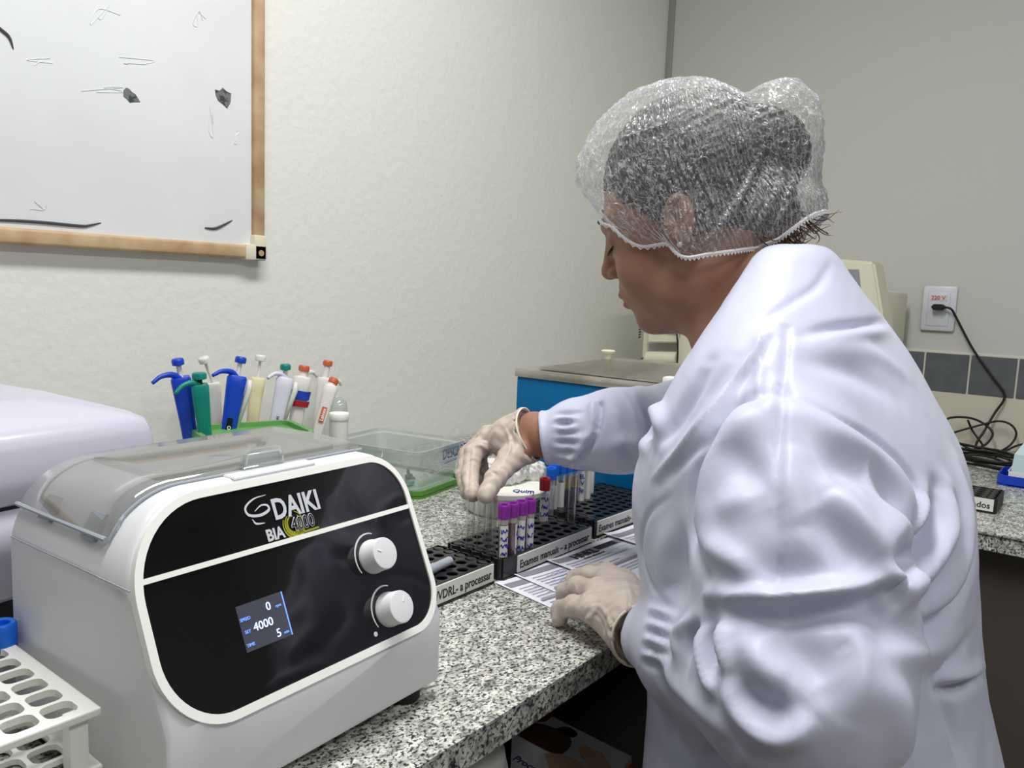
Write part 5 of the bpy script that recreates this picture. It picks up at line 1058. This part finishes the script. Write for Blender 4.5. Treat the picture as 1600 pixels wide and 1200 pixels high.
# ---- coat
P_, F_ = surf(sf_coat, (0.48, -0.04, 0.44), (1.12, 0.74, 1.36), 0.0034)
def fbm(p, s, seed=0):
    o = np.zeros(len(p)); rg = np.random.RandomState(seed)
    for k in range(5):
        v = rg.randn(3, 3); o += np.sin(p@(v[0]*s*(1+k*0.5))+rg.rand()*6)*np.sin(p@(v[1]*s*(1+k*0.5))+rg.rand()*6)/(1+k*0.6)
    return o
P_ = P_+vnorm(P_, F_)*(0.0009*fbm(P_, 11, 3)+0.0003*fbm(P_, 34, 8))[:, None]
CF = [
 ([(1222, 611), (1310, 652), (1392, 710), (1430, 762), (1427, 803), (1397, 873)], -0.0045, 0.0045), ([(1215, 630), (1300, 672), (1375, 725), (1408, 775), (1402, 820), (1375, 870)], 0.007, 0.014),
 ([(1222, 611), (1152, 622), (1117, 663), (1088, 733), (1080, 827), (1106, 897)], -0.012, 0.008), ([(1190, 640), (1140, 670), (1112, 740), (1105, 820), (1125, 890)], 0.007, 0.014),
 ([(1222, 600), (1218, 690), (1216, 780), (1211, 928)], -0.0028, 0.0034, 'f'), ([(1187, 529), (1186, 575), (1185, 618)], 0.003, 0.0032, 'f'), ([(1231, 512), (1228, 560), (1224, 608)], -0.0022, 0.0034, 'f'),
 ([(1110, 930), (1165, 936), (1222, 936), (1322, 924), (1392, 902), (1406, 912)], 0.016, 0.0085), ([(1125, 952), (1222, 956), (1322, 945), (1388, 925)], -0.013, 0.011), ([(1150, 905), (1230, 900), (1310, 890)], -0.006, 0.014),
 ([(1300, 760), (1330, 800), (1362, 846), (1394, 893)], 0.009, 0.011), ([(1287, 735), (1333, 728), (1378, 768)], -0.009, 0.018), ([(1270, 790), (1310, 840), (1350, 885)], -0.007, 0.015),
 ([(1106, 850), (1152, 880), (1205, 925)], 0.007, 0.010), ([(1130, 690), (1165, 730), (1200, 800)], -0.006, 0.014), ([(1120, 800), (1160, 780), (1200, 760)], 0.005, 0.012), ([(1240, 690), (1235, 760), (1250, 830)], 0.005, 0.014),
 ([(1109, 975), (1114, 1020), (1124, 1070)], -0.012, 0.007), ([(1096, 970), (1098, 1015), (1112, 1068), (1128, 1076)], 0.007, 0.007), ([(1130, 965), (1130, 1010), (1140, 1060)], 0.008, 0.008),
 ([(1128, 1062), (1160, 1115), (1205, 1146), (1245, 1142), (1275, 1112)], 0.012, 0.009), ([(1150, 1070), (1190, 1110), (1240, 1105)], -0.009, 0.012), ([(1200, 990), (1250, 1020), (1290, 1075)], -0.008, 0.017), ([(1165, 985), (1190, 1035), (1235, 1070)], 0.008, 0.013),
 ([(1071, 1040), (1078, 1000), (1096, 972)], -0.007, 0.006), ([(1056, 1030), (1062, 990), (1085, 965)], 0.006, 0.007), ([(1020, 1005), (1047, 1083), (1100, 1140)], -0.006, 0.009), ([(1015, 990), (1050, 1060), (1110, 1120), (1160, 1160)], 0.005, 0.010),
 ([(1300, 990), (1335, 1000), (1342, 1060), (1320, 1130)], 0.006, 0.012),
 ([(1466, 762), (1458, 812), (1430, 858), (1392, 912)], -0.014, 0.010), ([(1446, 770), (1436, 815), (1412, 850)], 0.008, 0.010), ([(1482, 760), (1478, 830), (1440, 895), (1395, 940)], 0.010, 0.012),
 ([(1506, 700), (1526, 792), (1520, 879), (1485, 955), (1392, 1000)], -0.008, 0.008), ([(1495, 720), (1510, 800), (1500, 880), (1462, 940), (1368, 978)], 0.007, 0.012), ([(1480, 870), (1445, 940), (1360, 1000)], -0.006, 0.010),
 ([(1365, 880), (1375, 940), (1360, 990)], -0.008, 0.012), ([(1462, 1078), (1500, 1074), (1534, 1058)], -0.010, 0.006), ([(1470, 1064), (1510, 1056), (1536, 1040)], 0.007, 0.008), ([(1475, 1040), (1460, 1060), (1490, 1030), (1520, 990)], -0.005, 0.008),
 ([(1473, 1090), (1490, 1130), (1502, 1190)], -0.006, 0.009), ([(1543, 1083), (1563, 1142), (1576, 1198)], -0.006, 0.008), ([(1350, 1070), (1400, 1100), (1420, 1190)], 0.006, 0.016), ([(1370, 1010), (1430, 1020), (1500, 1000)], 0.006, 0.012),
 ([(1388, 500), (1350, 507), (1300, 512), (1255, 524)], -0.006, 0.006), ([(1385, 516), (1340, 524), (1280, 534)], 0.005, 0.008), ([(1300, 410), (1278, 445), (1240, 470), (1185, 505)], -0.003, 0.005), ([(1240, 560), (1330, 580), (1400, 620)], -0.005, 0.014), ([(1260, 545), (1350, 550), (1420, 590)], 0.004, 0.012),
 ([(1047, 777), (1018, 797), (1004, 827), (1004, 873), (1025, 925), (1060, 955)], -0.0025, 0.0035), ([(1080, 800), (1040, 860), (1050, 920)], 0.004, 0.016),
 ([(1196, 520), (1140, 600), (1070, 692), (1020, 748)], 0.004, 0.004), ([(1206, 530), (1150, 612), (1080, 704), (1030, 758)], -0.005, 0.006), ([(1150, 560), (1100, 625), (1050, 690)], -0.004, 0.008), ([(1108, 565), (1070, 630), (1026, 705)], -0.009, 0.009),
 ([(1040, 1100), (1050, 1150), (1090, 1198)], -0.006, 0.008), ([(1180, 1170), (1160, 1198)], 0.004, 0.01), ([(1100, 1160), (1130, 1190)], -0.006, 0.008),
 ([(938, 630), (936, 660), (926, 690), (905, 718), (893, 728)], -0.0070, 0.0040, 'f'), ([(926, 632), (925, 660), (915, 688), (894, 714)], 0.0045, 0.006, 'f'), ([(985, 612), (1008, 650), (1018, 700)], -0.010, 0.008), ([(998, 606), (1027, 640), (1037, 690)], 0.009, 0.009), ([(975, 615), (990, 655), (1000, 705)], 0.006, 0.009), ([(965, 640), (975, 690), (990, 720)], -0.005, 0.009), ([(950, 700), (985, 690), (1030, 700)], 0.006, 0.010), ([(900, 690), (925, 680), (932, 668)], 0.003, 0.006),
]
rg = random.Random(7)
for k in range(11):
    y0 = 647+k*7.4; CF.append(([(869+rg.uniform(-2, 2), y0), (884, y0+rg.uniform(-2, 2)), (896+rg.uniform(0, 22), y0+rg.uniform(-3, 3))], 0.0040 if k % 2 else -0.0042, 0.0036))
for k in range(9):
    x0, y0 = 1014-k*1.5, 938+k*12; CF.append(([(x0, y0), (x0+18, y0+4), (x0+34+rg.uniform(0, 10), y0+14)], 0.003 if k % 2 else -0.0032, 0.0036))
P_ = folds(P_, F_, CF, 1.2)
coat = link('lab_coat', nmesh('lab_coat', P_, F_), 'coat', person, smooth=True)

# ---- gloves
def glove(name, H, cuff0, cuff1, r0, r1, lines, lo_pad=0.06):
    allp = np.array([H['wrist'], cuff1]+[j for ch in H['f'] for j in ch]+list(H['t'])); lo, hi = allp.min(0)-0.045, allp.max(0)+0.045
    ax = (cuff1-cuff0)/np.linalg.norm(cuff1-cuff0)
    def fn(p):
        d = sf_hand(p, H, 0.0006); c = s_cap(p, cuff0, cuff1, r0, r1); d = smin(d, c, 0.014); d = smax(d, (p-cuff1)@ax, 0.002)
        d = smax(d, -smax(s_cap(p, cuff1-ax*0.03, cuff1+ax*0.04, r1-0.0022, r1-0.0012), -((p-cuff1)@ax+0.006), 0.001), 0.0010)
        return d+0.00055*np.sin(p@np.array([310., 130., 240.])+2*np.sin(p@np.array([90., 160., -70.])))
    P, F = surf(fn, lo, hi, 0.0019); P = folds(P, F, lines)
    g = link(name, nmesh(name, P, F), 'glove', person, smooth=True)
    u = np.cross(ax, [0, 0, 1]); u /= np.linalg.norm(u); v = np.cross(ax, u); bm = bmesh.new()
    tube(bm, [cuff1+(u*math.cos(t)+v*math.sin(t))*r1*1.0+ax*0.0015*math.sin(3*t) for t in np.linspace(0, 2*math.pi, 40)], 0.0014, 6, cap=False); fin(bm, 'glove_bead', 'glovecuff', g, smooth=True)
    return g
cr1 = P3(838, 674, 0.892)
glove('glove', HRt, P3(805, 686, 0.880), P3(829, 678, 0.886), 0.033, 0.0375,
  [([(786, 664), (795, 680), (797, 700), (790, 716)], 0.0022, 0.0022), ([(790, 668), (801, 685), (801, 705)], -0.0018, 0.0024), ([(733, 700), (750, 696), (765, 706), (770, 722)], 0.0020, 0.0024), ([(740, 690), (757, 688), (772, 700), (777, 716)], -0.0016, 0.0022), ([(727, 722), (740, 716), (756, 724)], 0.0012, 0.002),
   ([(750, 690), (765, 692), (780, 706)], 0.0014, 0.002), ([(784, 724), (792, 735), (792, 748)], 0.0012, 0.0018), ([(812, 664), (822, 690), (820, 715)], -0.0016, 0.0026), ([(735, 700), (733, 730), (730, 770)], -0.0028, 0.0018), ([(766, 735), (776, 742), (782, 755)], -0.0012, 0.002)])
glove('glove', HLt, PZ(985, 962, 0.940), PZ(1006, 984, 0.938), 0.031, 0.0345,
  [([(910, 962), (918, 950), (925, 940)], 0.0014, 0.002), ([(898, 935), (920, 925), (940, 905)], -0.0022, 0.0022), ([(905, 985), (925, 960), (940, 945)], 0.0018, 0.0022), ([(915, 950), (940, 950), (960, 990), (965, 1010)], 0.0022, 0.0026), ([(918, 958), (935, 965), (950, 1000)], -0.0018, 0.0026), ([(940, 960), (960, 975), (975, 1010)], -0.0016, 0.003),
   ([(978, 905), (985, 940), (975, 985), (975, 1010)], 0.0024, 0.0024), ([(990, 912), (996, 945), (985, 990)], -0.0024, 0.003), ([(1002, 925), (1002, 955), (990, 1000)], 0.0022, 0.0022), ([(945, 985), (965, 1010), (985, 1035)], 0.0018, 0.0024), ([(892, 905), (900, 918), (899, 930)], 0.001, 0.0016), ([(888, 942), (893, 952), (893, 962)], 0.001, 0.0016), ([(930, 915), (945, 905), (960, 900)], 0.001, 0.002), ([(965, 960), (985, 1000), (1000, 1040)], 0.002, 0.003)])

# ---- hair
def sf_hair(p):
    q = (p-HO)@HR/HS; x, z = q[:, 0], q[:, 2]
    d = s_ell(q, (-0.020, 0, 0.058), (0.108, 0.0835, 0.103)); d = smax(d, -(z-(-0.012+1.10*(x-0.020))), 0.008); d = smax(d, -(z-(-0.030+0.30*(x+0.005))), 0.006)
    d = smin(d, s_ell(q, (-0.112, 0, 0.050), (0.046, 0.044, 0.050)), 0.02); d = smin(d, s_ell(q, (-0.075, 0, -0.020), (0.050, 0.056, 0.035)), 0.02)
    d = smax(d, -s_ell(q, (-0.004, 0.086, 0.002), (0.020, 0.022, 0.033)), 0.004); d = smax(d, -s_ell(q, (-0.004, -0.086, 0.002), (0.020, 0.022, 0.033)), 0.004)
    return d+0.0012*np.sin(q[:, 1]*420+z*60+8*x)+0.0008*np.sin(z*500+x*90)
P_, F_ = surf(sf_hair, (0.72, 0.14, 1.22), (0.98, 0.56, 1.54), 0.0028)
hair = link('hair', nmesh('hair', P_, F_), 'hair', person, smooth=True)
bm = bmesh.new(); rg = random.Random(11)
for k in range(70):
    t = rg.random(); a = hw_(-0.070-0.055*t, 0.056*(1-0.75*t)+rg.uniform(-0.010, 0.006), -0.040+0.010*t); b = a+Hf*rg.uniform(-0.022, 0.004)-Hu*rg.uniform(0.012, 0.032)+Hl*rg.uniform(-0.004, 0.008); c = b+Hf*rg.uniform(-0.020, 0.006)-Hu*rg.uniform(-0.008, 0.010)+Hl*rg.uniform(-0.004, 0.004)
    tube(bm, catmull([a, b, c], 4), [0.0011, 0.001, 0.0009, 0.0008, 0.0007, 0.0006, 0.0005, 0.0003, 0.0002], 4)
fin(bm, 'nape_hair', 'hairbrown', hair, smooth=True)
# ---- hair net: pleated film blown out over the hair
BPX = np.array([-0.20, -0.136, -0.097, -0.07, 0.0, 0.045, 0.10, 0.14]); BPZ = np.array([-0.030, -0.040, -0.054, -0.054, -0.041, -0.020, 0.042, 0.09])
def sf_net(q):
    d = s_ell(q, (0.0, 0, 0.066), (0.124, 0.100, 0.116)); d = smin(d, s_ell(q, (-0.122, 0, 0.058), (0.052, 0.056, 0.064)), 0.012)
    d = smin(d, s_ell(q, (-0.140, 0, 0.078), (0.039, 0.045, 0.043)), 0.015); d = smin(d, s_ell(q, (-0.092, 0, -0.016), (0.062, 0.072, 0.058)), 0.02)
    d = smin(d, s_ell(q, (-0.010, 0, -0.014), (0.084, 0.099, 0.080)), 0.02)
    return d
NC = np.array([-0.055, 0, 0.045])
def rad(fn, D, r1=0.26):
    lo_, hi_ = np.zeros(len(D)), np.full(len(D), r1)
    for _ in range(26):
        m_ = (lo_+hi_)/2; v = fn(NC+D*m_[:, None]) < 0; lo_ = np.where(v, m_, lo_); hi_ = np.where(v, hi_, m_)
    return (lo_+hi_)/2
NF, NT = 640, 170
ph = np.linspace(0, 2*np.pi, NF, endpoint=False)
def dirs(ph, ta): return np.stack([np.sin(ta)*np.cos(ph), np.sin(ta)*np.sin(ph), np.cos(ta)], -1)
tg = np.linspace(0.3, 2.9, 140); PH, TG = np.meshgrid(ph, tg, indexing='ij'); D = dirs(PH.ravel(), TG.ravel()); R0 = rad(sf_net, D); S = NC+D*R0[:, None]
below = (S[:, 2] < np.interp(S[:, 0], BPX, BPZ)).reshape(NF, -1); tb_ = tg[np.argmax(below, 1)]
k_ = np.ones(15)/15; tb_ = np.convolve(np.concatenate([tb_[-7:], tb_, tb_[:7]]), k_, 'valid')
ts = np.linspace(0.0, 1.0, NT); TA2 = ts[None, :]*tb_[:, None]; D = dirs(np.repeat(ph, NT), TA2.ravel()); R0 = rad(sf_net, D); RH = rad(lambda v: np.minimum(sf_head_local(v), 9), D)+0.0035
S = NC+D*R0[:, None]; T_ = np.tile(ts, NF); wt = np.clip((T_-0.80)/0.20, 0, 1)**1.5*np.clip((S[:, 0]+0.03)/0.06, 0, 1)*(1-np.exp(-((S[:, 0]+0.012)/0.042)**2)); R0 = R0+(np.minimum(R0, RH)-R0)*wt
PHr = np.repeat(ph, NT); rr2 = np.random.RandomState(2)
am = 0.0004+0.0016*T_**2*(1-0.6*wt)
pl_ = np.sin(PHr*96+1.5*np.sin(PHr*17+T_*5)+0.8*np.sin(T_*23))*am+0.0009*np.sin(PHr*41+9*np.sin(T_*13+PHr*3))*np.sin(T_*70+6*np.sin(PHr*9))*(T_ > 0.1)
q = NC+D*R0[:, None]; cr = 0.0011*fbm(q, 60, 5)+0.0007*fbm(q, 130, 6)
PN = NC+D*(R0+pl_+cr*(1-wt))[:, None]; Wn = HO+PN@HR.T*HS
FN = []; i_ = np.arange(NF); 
for j in range(NT-1): a = i_*NT+j; b = ((i_+1) % NF)*NT+j; FN.append(np.stack([a, a+1, b+1, b], 1))
FN = np.concatenate(FN); Wn = folds(Wn, FN, [([(1104, 378), (1135, 338), (1165, 290), (1192, 232)], 0.0045, 0.0030), ([(1116, 380), (1148, 340), (1178, 292), (1203, 240)], -0.003, 0.003), ([(1165, 372), (1195, 330), (1222, 285)], 0.004, 0.0028), ([(1195, 366), (1225, 320), (1245, 270)], 0.004, 0.0028), ([(1140, 376), (1165, 350), (1190, 310)], 0.003, 0.0024), ([(925, 235), (960, 222), (1010, 205), (1060, 188)], 0.003, 0.0026)])
me = nmesh('hair_net', Wn, FN)
uv = me.uv_layers.new(name='UVMap'); li = np.zeros(len(me.loops), np.int32); me.loops.foreach_get('vertex_index', li); uvd = np.zeros((len(li), 2), np.float32); uvd[:, 0] = (li//NT)/NF; uvd[:, 1] = (li % NT)/NT; uv.data.foreach_set('uv', uvd.ravel())
def net_mat():
    m = bpy.data.materials.new('net_film'); m.use_nodes = True; nt = m.node_tree; nt.nodes.clear(); N_ = nt.nodes.new; K = nt.links.new
    out = N_('ShaderNodeOutputMaterial'); tr = N_('ShaderNodeBsdfTransparent'); df = N_('ShaderNodeBsdfDiffuse'); df.inputs[0].default_value = (0.82, 0.83, 0.86, 1); gl = N_('ShaderNodeBsdfGlossy'); gl.inputs['Roughness'].default_value = 0.22; gl.inputs[0].default_value = (1, 1, 1, 1)
    ts_ = N_('ShaderNodeBsdfTranslucent'); ts_.inputs[0].default_value = (0.8, 0.82, 0.85, 1)
    uvn = N_('ShaderNodeUVMap'); mp = N_('ShaderNodeMapping'); mp.inputs['Scale'].default_value = (150, 14, 1); nz = N_('ShaderNodeTexNoise'); nz.inputs['Scale'].default_value = 1.0; nz.inputs['Detail'].default_value = 4; nz.inputs['Distortion'].default_value = 1.2
    K(uvn.outputs[0], mp.inputs[0]); K(mp.outputs[0], nz.inputs['Vector'])
    tc = N_('ShaderNodeTexCoord'); n2 = N_('ShaderNodeTexNoise'); n2.inputs['Scale'].default_value = 55; n2.inputs['Detail'].default_value = 5; n2.inputs['Distortion'].default_value = 2.0; K(tc.outputs['Object'], n2.inputs['Vector'])
    def ridge(src, w_):    # thin bright crease lines where the noise crosses its middle
        a = N_('ShaderNodeMath'); a.operation = 'SUBTRACT'; a.inputs[1].default_value = 0.5; K(src, a.inputs[0]); b = N_('ShaderNodeMath'); b.operation = 'ABSOLUTE'; K(a.outputs[0], b.inputs[0])
        r = N_('ShaderNodeMapRange'); r.inputs['From Min'].default_value = 0.0; r.inputs['From Max'].default_value = w_; r.inputs['To Min'].default_value = 1.0; r.inputs['To Max'].default_value = 0.0; K(b.outputs[0], r.inputs['Value']); return r.outputs[0]
    r1, r2 = ridge(nz.outputs['Fac'], 0.045), ridge(n2.outputs['Fac'], 0.03)
    mx = N_('ShaderNodeMath'); mx.operation = 'MAXIMUM'; K(r1, mx.inputs[0]); K(r2, mx.inputs[1])
    lw = N_('ShaderNodeLayerWeight'); lw.inputs['Blend'].default_value = 0.5
    sx = N_('ShaderNodeMath'); sx.operation = 'POWER'; sx.inputs[1].default_value = 2.0; K(lw.outputs['Facing'], sx.inputs[0])
    f1 = N_('ShaderNodeMath'); f1.operation = 'MULTIPLY_ADD'; f1.inputs[1].default_value = 0.62; f1.inputs[2].default_value = 0.13; K(mx.outputs[0], f1.inputs[0])
    f2 = N_('ShaderNodeMath'); f2.operation = 'MULTIPLY_ADD'; f2.inputs[1].default_value = 0.55; f2.use_clamp = True; K(sx.outputs[0], f2.inputs[0]); K(f1.outputs[0], f2.inputs[2])
    bp = N_('ShaderNodeBump'); bp.inputs['Strength'].default_value = 0.9; bp.inputs['Distance'].default_value = 0.0015; K(mx.outputs[0], bp.inputs['Height'])
    for s_ in (df, gl, ts_): K(bp.outputs[0], s_.inputs['Normal'])
    a1 = N_('ShaderNodeMixShader'); a1.inputs[0].default_value = 0.35; K(df.outputs[0], a1.inputs[1]); K(ts_.outputs[0], a1.inputs[2])
    a2 = N_('ShaderNodeMixShader'); a2.inputs[0].default_value = 0.30; K(a1.outputs[0], a2.inputs[1]); K(gl.outputs[0], a2.inputs[2])
    a3 = N_('ShaderNodeMixShader'); K(f2.outputs[0], a3.inputs[0]); K(tr.outputs[0], a3.inputs[1]); K(a2.outputs[0], a3.inputs[2]); K(a3.outputs[0], out.inputs[0]); return m
M['net'] = net_mat()
net = link('hair_net', me, 'net', person, smooth=True)
last = [HO+HS*HR@(NC+dirs(np.array([ph[i]]), np.array([tb_[i]]))[0]*(R0[i*NT+NT-1]+0.0015)) for i in range(0, NF, 2)]
bm = bmesh.new(); nl = len(last); tube(bm, last+[last[0]], 0.0019, 6, cap=False)
for i in range(nl):
    a, b, c = last[i], last[(i+1) % nl], last[(i+2) % nl]; dn = (a-(HO+HS*HR@NC)); dn /= np.linalg.norm(dn)
    if i % 2 == 0: tube(bm, [a, b-Hu*0.0030+dn*0.0010, c], 0.0009, 5)
fin(bm, 'elastic_band', 'coatband' if 'coatband' in M else 'white', net, smooth=True)
